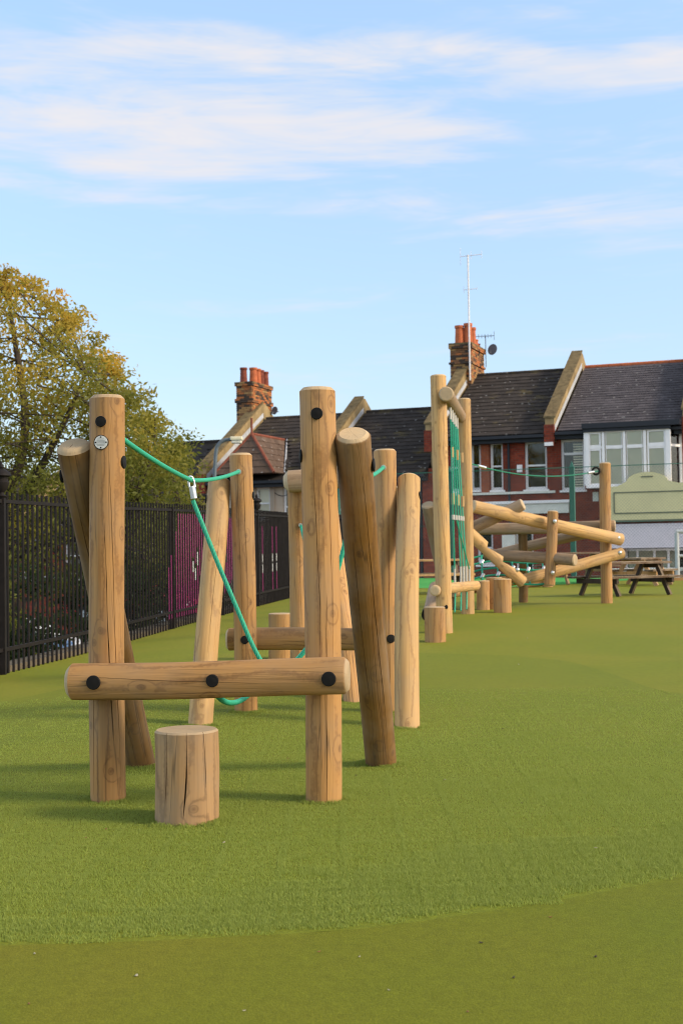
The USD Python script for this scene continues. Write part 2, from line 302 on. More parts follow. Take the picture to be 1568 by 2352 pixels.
    links = [('oi.random', 'rx.value1'), ('oi.random', 'r7.value1'), ('r7.value', 'ry.value1'), ('ry.value', 'ry2.value1'), ('oi.random', 'rz.value1'), ('rx.value', 'off.x'), ('ry2.value', 'off.y'), ('rz.value', 'off.z'),
             ('tc.object', 'pos.vector1'), ('off.vector', 'pos.vector2'), ('pos.vector', 'sq.vector1'), ('sq.vector', 'warp.vector'), ('warp.color', 'ws.vector1'), ('ws.vector', 'wm.vector1'),
             ('pos.vector', 'p2.vector1'), ('wm.vector', 'p2.vector2'), ('p3.vector', 'ring.vector'), ('ring.fac', 'rpow.value1'), ('rpow.value', 'rramp.fac'),
             ('pos.vector', 'fsq.vector1'), ('fsq.vector', 'fib.vector'), ('fib.fac', 'fr.value'), ('rramp.color', 'm1.a'), ('fr.result', 'm1.b'),
             ('pos.vector', 'ssq.vector1'), ('ssq.vector', 'str.vector'), ('str.fac', 'sr.fac'), ('m1.result', 'm2.a'), ('sr.color', 'm2.b'),
             ('pos.vector', 'csq.vector1'), ('csq.vector', 'chk.vector'), ('chk.fac', 'ca.value1'), ('ca.value', 'cb.value1'), ('cb.value', 'cr.value'), ('pos.vector', 'cmask.vector'), ('cmask.fac', 'cm.value'),
             ('m2.result', 'm3.a'), ('cr.result', 'm3.b'), ('cm.result', 'm3.fac'),
             ('tc.object', 'ox.vector'), ('pos.vector', 'px.vector'), ('ox.y', 'at.value1'), ('ox.x', 'at.value2'), ('at.value', 'atr.value1'), ('px.z', 'kz.value1'), ('atr.value', 'kv.x'), ('kz.value', 'kv.y'), ('kv.vector', 'vor.vector'), ('vor.distance', 'kfl.value'), ('kfl.result', 'kfm.value1'), ('vsel.value', 'kfm.value2'), ('kfm.value', 'kvec.x'), ('kfm.value', 'kvec.y'), ('p2.vector', 'p3.vector1'), ('kvec.vector', 'p3.vector2'), ('tc.normal', 'tn.vector'), ('tn.z', 'tna.value1'), ('tna.value', 'endm.value'), ('vor.color', 'vc.color'), ('vc.r', 'vsel.value1'), ('vor.distance', 'kr.fac'), ('kr.color', 'kf.value1'), ('vsel.value', 'kf.value2'),
             ('m3.result', 'm4.a'), ('kf.value', 'm4.fac'), ('pos.vector', 'bl.vector'), ('bl.fac', 'blr.value'), ('m4.result', 'm7.a'), ('endm.result', 'm7.fac'), ('m7.result', 'm5.a'), ('blr.result', 'm5.fac'),
             ('oi.random', 'r3.value1'), ('r3.value', 'r3f.value1'), ('r3f.value', 'tone.value'), ('m5.result', 'm6.vector1'), ('tone.result', 'm6.scale'), ('m6.vector', 'p.base_color'),
             ('fib.fac', 'bsum.value1'), ('cr.result', 'bsum.value3'), ('bsum.value', 'bump.height'), ('bump.normal', 'p.normal')]
    nodes.pop('tilt')
    return look(name, nodes, links)

W_TAN = wood('tan_pine', (0.41, 0.213, 0.070), (0.135, 0.054, 0.016))
W_PALE = wood('pale_pine', (0.50, 0.295, 0.112), (0.22, 0.105, 0.038), knots=0.45, contrast=0.8)
W_SHADED = wood('brown_pine', (0.155, 0.074, 0.015), (0.065, 0.028, 0.008), knots=0.5)  # browner pine, darkened further to hold the raking logs' underside shade
W_STUMP = wood('stump_pine', (0.40, 0.23, 0.10), (0.105, 0.05, 0.022), grey=0.15, knots=0.4, contrast=1.1)
W_GREY = wood('weathered_pine', (0.29, 0.185, 0.10), (0.13, 0.075, 0.038), grey=0.25, knots=0.4)
W_DARK = wood('dark_stained_wood', (0.05, 0.03, 0.018), (0.02, 0.012, 0.008), grey=-0.3, knots=0.2)
W_TABLE = wood('table_wood', (0.09, 0.05, 0.025), (0.04, 0.023, 0.012), grey=0.2, knots=0.2)
W_ORANGE = wood('orange_wood', (0.42, 0.22, 0.08), (0.2, 0.09, 0.03), knots=0.2)
M_CAP = plain('black_plastic', (0.010, 0.009, 0.008), 0.6, 0.12)
M_STEEL = plain('bright_steel', (0.72, 0.70, 0.66), 0.33, 0.5, 1.0)
M_BADGE = plain('badge_metal', (0.62, 0.60, 0.54), 0.45, 0.5, 0.35, 0.08, 60)
M_INK = plain('grey_ink', (0.18, 0.17, 0.15), 0.6)
M_FERR = plain('dull_ferrule', (0.46, 0.42, 0.35), 0.5, 0.4, 0.3)
M_ROPE = plain('green_rope', (0.022, 0.30, 0.175), 0.62, 0.35, 0, 0.2, 90)
M_ROPED = plain('dark_green_rope', (0.012, 0.17, 0.095), 0.65, 0.3, 0, 0.2, 90)
M_IRON = plain('black_iron', (0.012, 0.009, 0.0078), 0.65, 0.15, 0, 0.3, 12)
M_MAG = plain('magenta_paint', (0.26, 0.014, 0.12), 0.5, 0.4)
M_WHITEP = plain('white_paint_band', (0.72, 0.70, 0.68), 0.5, 0.4)
M_STONE = plain('kerb_stone', (0.27, 0.22, 0.165), 0.85, 0.2, 0, 0.2, 14, 0.2)
M_GALV = plain('galvanised_steel', (0.42, 0.43, 0.42), 0.5, 0.5, 0.5, 0.1)
M_FGREEN = plain('green_fence_paint', (0.03, 0.125, 0.085), 0.55, 0.4)
M_WHITE = plain('white_frame_paint', (0.82, 0.76, 0.70), 0.5, 0.4, 0, 0.05)
M_BLACKP = plain('black_gutter_paint', (0.014, 0.014, 0.017), 0.5, 0.4)
M_TERRA = plain('terracotta', (0.40, 0.105, 0.038), 0.75, 0.25, 0, 0.25, 5)
M_HIP = plain('dull_red_hip', (0.20, 0.06, 0.034), 0.8, 0.2, 0, 0.3, 4)
M_TERRAD = plain('sooty_terracotta', (0.17, 0.045, 0.026), 0.8, 0.2, 0, 0.35, 7)
M_LEAD = plain('lead_flashing', (0.42, 0.42, 0.43), 0.6, 0.4, 0, 0.2, 4)
M_COPE = plain('mossy_coping', (0.14, 0.10, 0.048), 0.9, 0.15, 0, 0.5, 5, 0.2)
M_RENDER = plain('beige_render', (0.46, 0.345, 0.245), 0.9, 0.2, 0, 0.1, 1.5, 0.1)
M_YRENDER = plain('yellow_render', (0.27, 0.19, 0.09), 0.9, 0.2, 0, 0.45, 2.2, 0.1)
M_SAGE = plain('sage_paint', (0.64, 0.56, 0.28), 0.6, 0.35, 0, 0.06, 2)
M_SAGED = plain('dark_sage_line', (0.14, 0.15, 0.09), 0.7, 0.3)
M_SHUT = plain('pale_shutter', (0.72, 0.63, 0.62), 0.6, 0.35, 0, 0.05)
M_BLIND = plain('cream_blind', (0.92, 0.83, 0.60), 0.8, 0.2, 0, 0.05, 3)
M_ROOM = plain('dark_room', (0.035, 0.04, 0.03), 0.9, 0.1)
M_CREAM = plain('cream_box', (0.66, 0.63, 0.52), 0.6, 0.35)
M_DISH = plain('grey_dish', (0.09, 0.095, 0.105), 0.5, 0.4)
M_MAST = plain('white_aerial', (0.7, 0.66, 0.64), 0.5, 0.4)
M_LAMPPOLE = plain('lamp_pole_grey', (0.10, 0.125, 0.14), 0.5, 0.4)
M_LAMPHEAD = plain('lamp_head_cream', (0.62, 0.57, 0.40), 0.45, 0.4)
M_BARK = plain('bark', (0.055, 0.042, 0.03), 0.9, 0.15, 0, 0.4, 8, 0.4)
M_TYRE = plain('tyre', (0.02, 0.02, 0.02), 0.8, 0.2)
M_TAR = plain('tarmac', (0.06, 0.06, 0.06), 0.9, 0.2, 0, 0.2, 3)
M_RED = plain('red_car_paint', (0.34, 0.02, 0.025), 0.25, 0.5)
M_SILVER = plain('white_car_paint', (0.6, 0.6, 0.6), 0.25, 0.5)
M_BLUE = plain('blue_car_paint', (0.04, 0.09, 0.2), 0.25, 0.5)
M_CARGL = plain('car_glass', (0.02, 0.025, 0.03), 0.08, 0.6)

M_GLASS = look('window_glass', {'t': ('transparent_bsdf', {'color': (0.97, 0.97, 0.96)}), 'g': ('glossy_bsdf', {'roughness': 0.03, 'color': (0.9, 0.9, 0.9)}), 'fr': ('fresnel', {'IOR': 1.55}),
                'mx': ('mix_closure', {})}, [('fr.fac', 'mx.fac'), ('t.BSDF', 'mx.closure1'), ('g.BSDF', 'mx.closure2')], 'mx.closure')

def brick_wall(name, c1, c2, mortar, soot=0.3):
    return look(name, {
        'tc': ('texture_coordinate', {}), 's': ('separate_xyz', {}), 'xy': ('math', {'math_type': 'add'}), 'c': ('combine_xyz', {}),
        'b': ('brick_texture', {'color1': c1, 'color2': c2, 'mortar': mortar, 'scale': 1.0, 'mortar_size': 0.007, 'mortar_smooth': 0.2, 'brick_width': 0.225, 'row_height': 0.075, 'bias': -0.1}),
        'n': ('noise_texture', {'scale': 1.1, 'detail': 5.0, 'roughness': 0.6}), 'nr': ('map_range', {'from_min': 0.35, 'from_max': 0.7, 'to_min': 1.0 + soot * 0.4, 'to_max': 1.0 - soot, 'clamp': True}),
        'n2': ('noise_texture', {'scale': 14.0, 'detail': 3.0}), 'nr2': ('map_range', {'from_min': 0.3, 'from_max': 0.7, 'to_min': 0.8, 'to_max': 1.2}),
        'm': ('vector_math', {'math_type': 'scale'}), 'm2': ('vector_math', {'math_type': 'scale'}),
        'bp': ('bump', {'strength': 0.6, 'distance': 0.01, 'invert': True}), 'p': ('principled_bsdf', {'roughness': 0.88, 'specular_ior_level': 0.2})},
        [('tc.object', 's.vector'), ('s.x', 'xy.value1'), ('s.y', 'xy.value2'), ('xy.value', 'c.x'), ('s.z', 'c.y'), ('c.vector', 'b.vector'), ('tc.object', 'n.vector'), ('n.fac', 'nr.value'),
         ('tc.object', 'n2.vector'), ('n2.fac', 'nr2.value'), ('b.color', 'm.vector1'), ('nr.result', 'm.scale'), ('m.vector', 'm2.vector1'), ('nr2.result', 'm2.scale'), ('m2.vector', 'p.base_color'), ('b.fac', 'bp.height'), ('bp.normal', 'p.normal')])
M_REDBRICK = brick_wall('red_brick', (0.27, 0.046, 0.020), (0.165, 0.028, 0.015), (0.14, 0.075, 0.05))
M_LITBRICK = brick_wall('orange_brick', (0.34, 0.085, 0.03), (0.26, 0.06, 0.025), (0.2, 0.12, 0.08))  # orange copy of the red brick, painting in sun on the bay
M_SOOTBRICK = brick_wall('sooty_brick', (0.25, 0.15, 0.07), (0.13, 0.075, 0.04), (0.2, 0.16, 0.11), 0.5)
def tile_look(name, a, b, lichen):
    return look(name, {
        'tc': ('texture_coordinate', {}), 'oi': ('object_info', {}), 'n': ('noise_texture', {'scale': 2.2, 'detail': 5.0, 'roughness': 0.65}), 'r': ('rgb_ramp', {'ramp': [(0.3, a), (0.7, b)]}),
        't': ('map_range', {'from_min': 0.0, 'from_max': 1.0, 'to_min': 0.84, 'to_max': 1.16}), 'm': ('vector_math', {'math_type': 'scale'}),
        'sp': ('voronoi_texture', {'feature': 'f1', 'scale': 3.4}), 'spr': ('map_range', {'from_min': 0.09, 'from_max': 0.16, 'to_min': 0.6, 'to_max': 0.0, 'clamp': True}),
        'ln': ('noise_texture', {'scale': 0.9, 'detail': 6.0, 'roughness': 0.7}), 'lr': ('map_range', {'from_min': 0.56, 'from_max': 0.72, 'to_min': 0.0, 'to_max': lichen, 'clamp': True}),
        'm2': ('mix_color', {'b': (0.22, 0.16, 0.035)}), 'm3': ('mix_color', {'b': (0.34, 0.32, 0.29)}),
        'p': ('principled_bsdf', {'roughness': 0.85, 'specular_ior_level': 0.18})},
        [('tc.object', 'n.vector'), ('n.fac', 'r.fac'), ('oi.random', 't.value'), ('r.color', 'm.vector1'), ('t.result', 'm.scale'), ('tc.object', 'ln.vector'), ('ln.fac', 'lr.value'), ('m.vector', 'm2.a'), ('lr.result', 'm2.fac'),
         ('tc.object', 'sp.vector'), ('sp.distance', 'spr.value'), ('m2.result', 'm3.a'), ('spr.result', 'm3.fac'), ('m3.result', 'p.base_color')])
M_TILE = tile_look('dark_concrete_tile', (0.028, 0.021, 0.017), (0.047, 0.036, 0.029), 0.5)
M_SLATE = tile_look('grey_slate', (0.058, 0.049, 0.051), (0.092, 0.078, 0.080), 0.0)
M_BTILE = tile_look('brown_tile', (0.085, 0.05, 0.033), (0.13, 0.085, 0.06), 0.1)
B_VAR = [plain('chimney_brick_' + k, c, 0.88, 0.2, 0, 0.25, 18) for k, c in (('orange', (0.36, 0.125, 0.042)), ('tan', (0.32, 0.18, 0.07)), ('brown', (0.19, 0.09, 0.042)), ('sooty', (0.062, 0.042, 0.03)))]
M_MORTAR = plain('mortar', (0.12, 0.09, 0.06), 0.95, 0.1)

# ------------------------------------------------------------------ ground
sm = lambda a, b, x: (lambda t: t * t * (3 - 2 * t))(np.clip((np.asarray(x, float) - a) / (b - a), 0, 1))
def G(x, y):
    """Height of the playground's gently mounded turf."""
    side = 0.18 + 0.82 * sm(-3.0, 0.6, x)
    return side * (0.2 * sm(10, 20, y) + 0.1 * sm(26, 38, y)) - 0.07 * sm(-1.6, -3.2, x) * (1 - sm(14, 26, y))
TH = math.radians(21)
SU, SV, SP0 = np.array([math.cos(TH), -math.sin(TH)]), np.array([math.sin(TH), math.cos(TH)]), np.array([7.13, 44.0])
def street(a, b, z=0.0):
    q = SP0 + SU * a + SV * b; return np.array([q[0], q[1], z])
FENCE0, FDIR = np.array([-3.35, 12.74]), np.array([2.2, 14.25]) / np.hypot(2.2, 14.25)
def fence_x(y): return FENCE0[0] + (y - FENCE0[1]) * FDIR[0] / FDIR[1]
BACKB = -8.74                                     # the chain link fence's distance in front of the houses

def sheet(rows_a, rows_b, n, m, lift):
    """Ruled surface on the turf between two plan curves, each resampled to n points, m steps across."""
    def res(c):
        c = np.asarray(c, float); d = np.r_[0, np.cumsum(np.linalg.norm(np.diff(c, axis=0), axis=1))]; s = np.linspace(0, d[-1], n)
        return np.column_stack([np.interp(s, d, c[:, 0]), np.interp(s, d, c[:, 1])])
    a, b = res(rows_a), res(rows_b)
    t = np.linspace(0, 1, m)[:, None, None]
    q = a[None] * (1 - t) + b[None] * t
    v = np.dstack([q, G(q[..., 0], q[..., 1]) + lift]).reshape(-1, 3)
    i, j = np.meshgrid(np.arange(m - 1), np.arange(n - 1), indexing='ij')
    f = np.stack([i * n + j, i * n + j + 1, (i + 1) * n + j + 1, (i + 1) * n + j], -1).reshape(-1, 4)
    return trimesh.Trimesh(v, np.vstack([f[:, [0, 1, 2]], f[:, [0, 2, 3]]]), process=False)

def turf_look(name, a, b, c, fine, bumps, soft=0.35):
    return look(name, {
        'geo': ('geometry', {}), 'n': ('noise_texture', {'scale': 0.55, 'detail': 4.0, 'roughness': 0.55, 'distortion': 0.6}), 'r': ('rgb_ramp', {'ramp': [(0.32, a), (0.5, b), (0.68, c)]}),
        'f': ('noise_texture', {'scale': fine, 'detail': 3.0, 'roughness': 0.7}), 'fr': ('map_range', {'from_min': 0.28, 'from_max': 0.72, 'to_min': 1 - soft, 'to_max': 1 + soft}),
        'f2': ('noise_texture', {'scale': 22.0, 'detail': 4.0, 'roughness': 0.7}), 'fr2': ('map_range', {'from_min': 0.3, 'from_max': 0.7, 'to_min': 0.9, 'to_max': 1.1}),
        'm': ('vector_math', {'math_type': 'scale'}), 'm2': ('vector_math', {'math_type': 'scale'}),
        'bp': ('bump', {'strength': bumps, 'distance': 0.006}), 'p': ('principled_bsdf', {'roughness': 0.8, 'specular_ior_level': 0.12, 'sheen_weight': 0.12, 'sheen_roughness': 0.4, 'sheen_tint': b})},
        [('geo.position', 'n.vector'), ('n.fac', 'r.fac'), ('geo.position', 'f.vector'), ('f.fac', 'fr.value'), ('geo.position', 'f2.vector'), ('f2.fac', 'fr2.value'), ('r.color', 'm.vector1'), ('fr.result', 'm.scale'),
         ('m.vector', 'm2.vector1'), ('fr2.result', 'm2.scale'), ('m2.vector', 'p.base_color'), ('f.fac', 'bp.height'), ('bp.normal', 'p.normal')])
M_SHORT = turf_look('short_olive_turf', (0.138, 0.154, 0.012), (0.156, 0.160, 0.014), (0.174, 0.164, 0.016), 260.0, 0.5)
M_LONG = turf_look('long_green_turf', (0.120, 0.142, 0.011), (0.133, 0.149, 0.012), (0.147, 0.153, 0.013), 120.0, 0.6)
M_NEAR = turf_look('near_olive_turf', (0.102, 0.125, 0.007), (0.122, 0.128, 0.008), (0.143, 0.129, 0.010), 170.0, 0.6, 0.28)
M_BRIGHT = turf_look('bright_green_surface', (0.05, 0.24, 0.055), (0.06, 0.27, 0.06), (0.08, 0.29, 0.065), 160.0, 0.3, 0.2)

FARL, FARR = street(-4.0, BACKB), street(9.5, BACKB)
corner = [(fence_x(-6) - 0.0, -6), (14.5, -6), (FARR[0], FARR[1]), (FARL[0], FARL[1])]
turf = sheet([corner[0], corner[1]], [corner[3], corner[2]], 90, 140, 0.0)
structure('playground_turf', turf, M_SHORT, True, 'olive short pile artificial turf covering the playground')
# earth bank under the turf's rim
def skirt(pts, z):
    p = np.asarray(pts); n = len(p); v = np.vstack([p - [0, 0, 0.006], np.column_stack([p[:, :2], np.full(n, z)])]); j = np.arange(n - 1)
    return trimesh.Trimesh(v, np.vstack([np.column_stack([j, j + 1, n + j + 1]), np.column_stack([j, n + j + 1, n + j])]), process=False)
tv = np.array(turf.vertices).reshape(140, 90, 3)
structure('retaining_wall', cat([skirt(tv[:, 0][::-1], -4.5), skirt(tv[:, -1], -4.5), skirt(tv[-1][::-1], -4.5), skirt(tv[0], -4.5)]), M_STONE)

FRONT = [(-2.6, 3.63), (-1.005, 3.705), (-0.66, 3.72), (-0.33, 3.755), (0.0, 3.80), (0.21, 3.88), (0.60, 4.06), (1.13, 4.36), (1.9, 4.95), (3.0, 6.0)]
BACK = [(-3.35, 9.2), (-2.55, 10.6), (-1.9, 12.1), (-0.9, 13.3), (0.3, 13.4), (0.95, 13.2), (1.65, 12.9), (2.12, 12.3), (2.3, 11.2), (2.36, 10.0), (3.2, 8.2)]
structure('near_turf', sheet([(-6.1, -5.9), (14.0, -5.9)], [(-4.7, 3.55)] + FRONT + [(4.2, 7.6), (6.5, 10.6), (9.5, 13.5)], 90, 60, 0.004), M_NEAR, True, 'darker olive short turf in the foreground, in front of the seam')
structure('long_pile_turf', sheet(FRONT + [(3.9, 7.2)], BACK[:-1] + [(2.9, 8.9), (3.9, 8.2)], 60, 80, 0.004), M_LONG, True, 'greener long pile turf around the rope crossing')
B0 = [(-1.05, 31.5), (0.5, 29.8), (2.0, 29.6), (3.6, 29.6), (5.0, 30.4), (7.2, 32.6), (9.0, 33.4)]
B1 = [street(a, BACKB + 0.15)[:2] for a in np.linspace(-3.6, 4.8, 7)]
structure('bright_green_surface', sheet(B0, B1, 30, 12, 0.004), M_BRIGHT, True, 'bright green safety surface at the far end of the playground')

# outer ground: street falling to the left, wholly below the playground
def outer(x, y):
    a = (x - SP0[0]) * SU[0] + (y - SP0[1]) * SU[1]; b = (x - SP0[0]) * SV[0] + (y - SP0[1]) * SV[1]
    z = np.clip(0.15 * (a + 4), -3.0, 0.05)
    return np.where(b > -8.5, z, np.minimum(z - 0.9 * sm(-8.5, -10.5, b), -0.9 * sm(-8.5, -10.5, b)))
gx = np.unique(np.r_[np.linspace(-900, -40, 12), np.linspace(-40, 40, 90), np.linspace(40, 900, 12)]); gy = np.unique(np.r_[np.linspace(-300, -20, 8), np.linspace(-20, 80, 110), np.linspace(80, 1500, 12)])
XX, YY = np.meshgrid(gx, gy); nx = len(gx)
i, j = np.meshgrid(np.arange(len(gy) - 1), np.arange(nx - 1), indexing='ij')
fq = np.stack([i * nx + j, i * nx + j + 1, (i + 1) * nx + j + 1, (i + 1) * nx + j], -1).reshape(-1, 4)
structure('ground', (np.column_stack([XX.ravel(), YY.ravel(), outer(XX, YY).ravel()]), fq), M_TAR, True, 'tarmac street beyond the playground')

# grass blades of the long pile turf
def blade_patch(seed, size, count, h, w, lean):
    r = np.random.default_rng(seed); V, F = [], []
    p = (r.random((count, 2)) - 0.5) * size * 1.12; an = r.uniform(0, 2 * PI, count); hh = h * r.uniform(0.6, 1.15, count); le = r.uniform(0.3, 1.5, count) * hh * 0.8
    la = r.uniform(0, 2 * PI, count)
    dx, dy = np.cos(an) * w / 2, np.sin(an) * w / 2
    lx, ly = np.cos(la) * le + lean[0] * hh, np.sin(la) * le + lean[1] * hh
    z0 = np.full(count, -0.002)
    A = np.column_stack([p[:, 0] - dx, p[:, 1] - dy, z0]); B = np.column_stack([p[:, 0] + dx, p[:, 1] + dy, z0])
    Cc = np.column_stack([p[:, 0] - dx * 0.8 + lx * 0.35, p[:, 1] - dy * 0.8 + ly * 0.35, hh * 0.6]); D = np.column_stack([p[:, 0] + dx * 0.8 + lx * 0.35, p[:, 1] + dy * 0.8 + ly * 0.35, hh * 0.6])
    T = np.column_stack([p[:, 0] + lx, p[:, 1] + ly, hh * 0.92])
    v = np.stack([A, B, Cc, D, T], 1).reshape(-1, 3); k = np.arange(count)[:, None] * 5
    f = np.vstack([k + [0, 1, 3], k + [0, 3, 2], k + [2, 3, 4]])
    return v, f
M_BLADE = look('grass_blade', {'g': ('geometry', {}), 'r': ('rgb_ramp', {'ramp': [(0.0, (0.265, 0.305, 0.055)), (0.4, (0.36, 0.385, 0.075)), (0.75, (0.45, 0.42, 0.10)), (0.92, (0.52, 0.42, 0.15)), (1.0, (0.56, 0.44, 0.20))]}),
               'p': ('principled_bsdf', {'roughness': 0.55, 'specular_ior_level': 0.25}), 't': ('translucent_bsdf', {}), 'mx': ('mix_closure', {'fac': 0.35}), },
               [('g.random_per_island', 'r.fac'), ('r.color', 'p.base_color'), ('r.color', 't.color'), ('p.BSDF', 'mx.closure1'), ('t.BSDF', 'mx.closure2')], 'mx.closure')
grass = UsdGeom.PointInstancer.Define(stage, '/World/grass_blades')
tag(grass, 'upright plastic blades of the long pile turf around the rope crossing', None, None, 'stuff')
PS = 0.22
protos = []
for k in range(10):                                # four dense tufts, then thinner ones for the distance
    n_, h_, w_ = ((1700, 0.0085, 0.0021), (700, 0.008, 0.0030), (300, 0.008, 0.0038), (120, 0.008, 0.0045))[0 if k < 4 else (k - 2) // 2]
    v, f = blade_patch(50 + k, PS, n_, h_, w_, (0.1, -0.1))
    protos.append(usdkit.mesh(stage, f'/World/grass_blades/blade_tuft_{k:03d}', (v, f), M_BLADE).GetPath())
front_poly = Polygon(FRONT + BACK[::-1]).buffer(-0.10)
rg = np.random.default_rng(4); pos, ids, rot = [], [], []
from shapely.geometry import Point
for gxi in np.arange(-3.2, 3.2, PS):
    for gyi in np.arange(3.5, 10.2, PS):
        if abs(gxi) > 0.285 * gyi + 0.45: continue
        if front_poly.contains(Point(gxi, gyi)):
            pos.append((gxi, gyi, float(G(gxi, gyi)) + 0.004)); yj = gyi + rg.normal() * 0.25; ids.append(int(rg.integers(0, 4) if yj < 6.3 else rg.integers(4, 6) if yj < 7.4 else rg.integers(6, 8) if yj < 8.7 else rg.integers(8, 10))); q = rg.integers(0, 4) * PI / 2
            rot.append(Gf.Quath(math.cos(q / 2), 0, 0, math.sin(q / 2)))
# a finer fringe so that the mown edge follows the curve
edge = Polygon(FRONT + BACK[::-1])
for k in range(10, 12):
    v, f = blade_patch(70 + k, 0.06, 120, 0.009, 0.0021, (0.0, 0.1))
    protos.append(usdkit.mesh(stage, f'/World/grass_blades/blade_tuft_{k:03d}', (v, f), M_BLADE).GetPath())
rim = edge.buffer(-0.03).difference(front_poly.buffer(-0.06))
for gxi in np.arange(-2.0, 2.6, 0.05):
    for gyi in np.arange(3.5, 6.2, 0.05):
        if abs(gxi) < 0.285 * gyi + 0.3 and rim.contains(Point(gxi, gyi)):
            pos.append((gxi + rg.normal() * 0.008, gyi + rg.normal() * 0.006, 0.004)); ids.append(int(rg.integers(10, 12))); q = rg.uniform(0, 2 * PI); rot.append(Gf.Quath(math.cos(q / 2), 0, 0, math.sin(q / 2)))
# tufts standing up against the feet of the logs
v, f = blade_patch(91, 0.05, 90, 0.019, 0.0024, (0.0, 0.0))
protos.append(usdkit.mesh(stage, '/World/grass_blades/blade_tuft_012', (v, f), M_BLADE).GetPath())
for k in (13, 14):                                 # the brushed up strip along the seam: taller, more upright pile
    v, f = blade_patch(80 + k, 0.11, 440, 0.0125, 0.0022, (0.0, 0.1)); protos.append(usdkit.mesh(stage, f'/World/grass_blades/blade_tuft_{k:03d}', (v, f), M_BLADE).GetPath())
from shapely.geometry import LineString
seam = LineString(FRONT)
for gxi in np.arange(-1.6, 2.2, 0.1):
    for gyi in np.arange(3.6, 6.2, 0.1):
        dd = seam.distance(Point(gxi, gyi)); lim = 0.50 + 0.22 * math.sin(gxi * 2.1 + 0.6) + rg.normal() * 0.05
        if abs(gxi) < 0.285 * gyi + 0.3 and front_poly.contains(Point(gxi, gyi)) and dd < lim:
            pos.append((gxi, gyi, 0.004)); ids.append(int(rg.integers(13, 15))); w_ = rg.integers(0, 4) * PI / 2; rot.append(Gf.Quath(math.cos(w_ / 2), 0, 0, math.sin(w_ / 2)))
for (fx, fy, fr_) in ((-1.058, 5.87, 0.08), (-0.098, 5.785, 0.08), (-0.672, 9.03, 0.08), (0.306, 8.93, 0.08), (-1.055, 6.80, 0.08), (0.178, 6.74, 0.08), (-0.915, 8.37, 0.08), (0.385, 8.12, 0.08), (-0.652, 5.40, 0.132)):
    for q in np.arange(0, 2 * PI, 0.035 / fr_):
        if rg.random() < 0.8: pos.append((fx + (fr_ + 0.008 + abs(rg.normal()) * 0.012) * math.cos(q), fy + (fr_ + 0.008 + abs(rg.normal()) * 0.012) * math.sin(q), 0.004)); ids.append(12); w_ = rg.uniform(0, 2 * PI); rot.append(Gf.Quath(math.cos(w_ / 2), 0, 0, math.sin(w_ / 2)))
grass.CreatePrototypesRel().SetTargets(protos)
grass.CreatePositionsAttr(Vt.Vec3fArray([Gf.Vec3f(*p) for p in pos])); grass.CreateProtoIndicesAttr(Vt.IntArray(ids)); grass.CreateOrientationsAttr(Vt.QuathArray(rot))

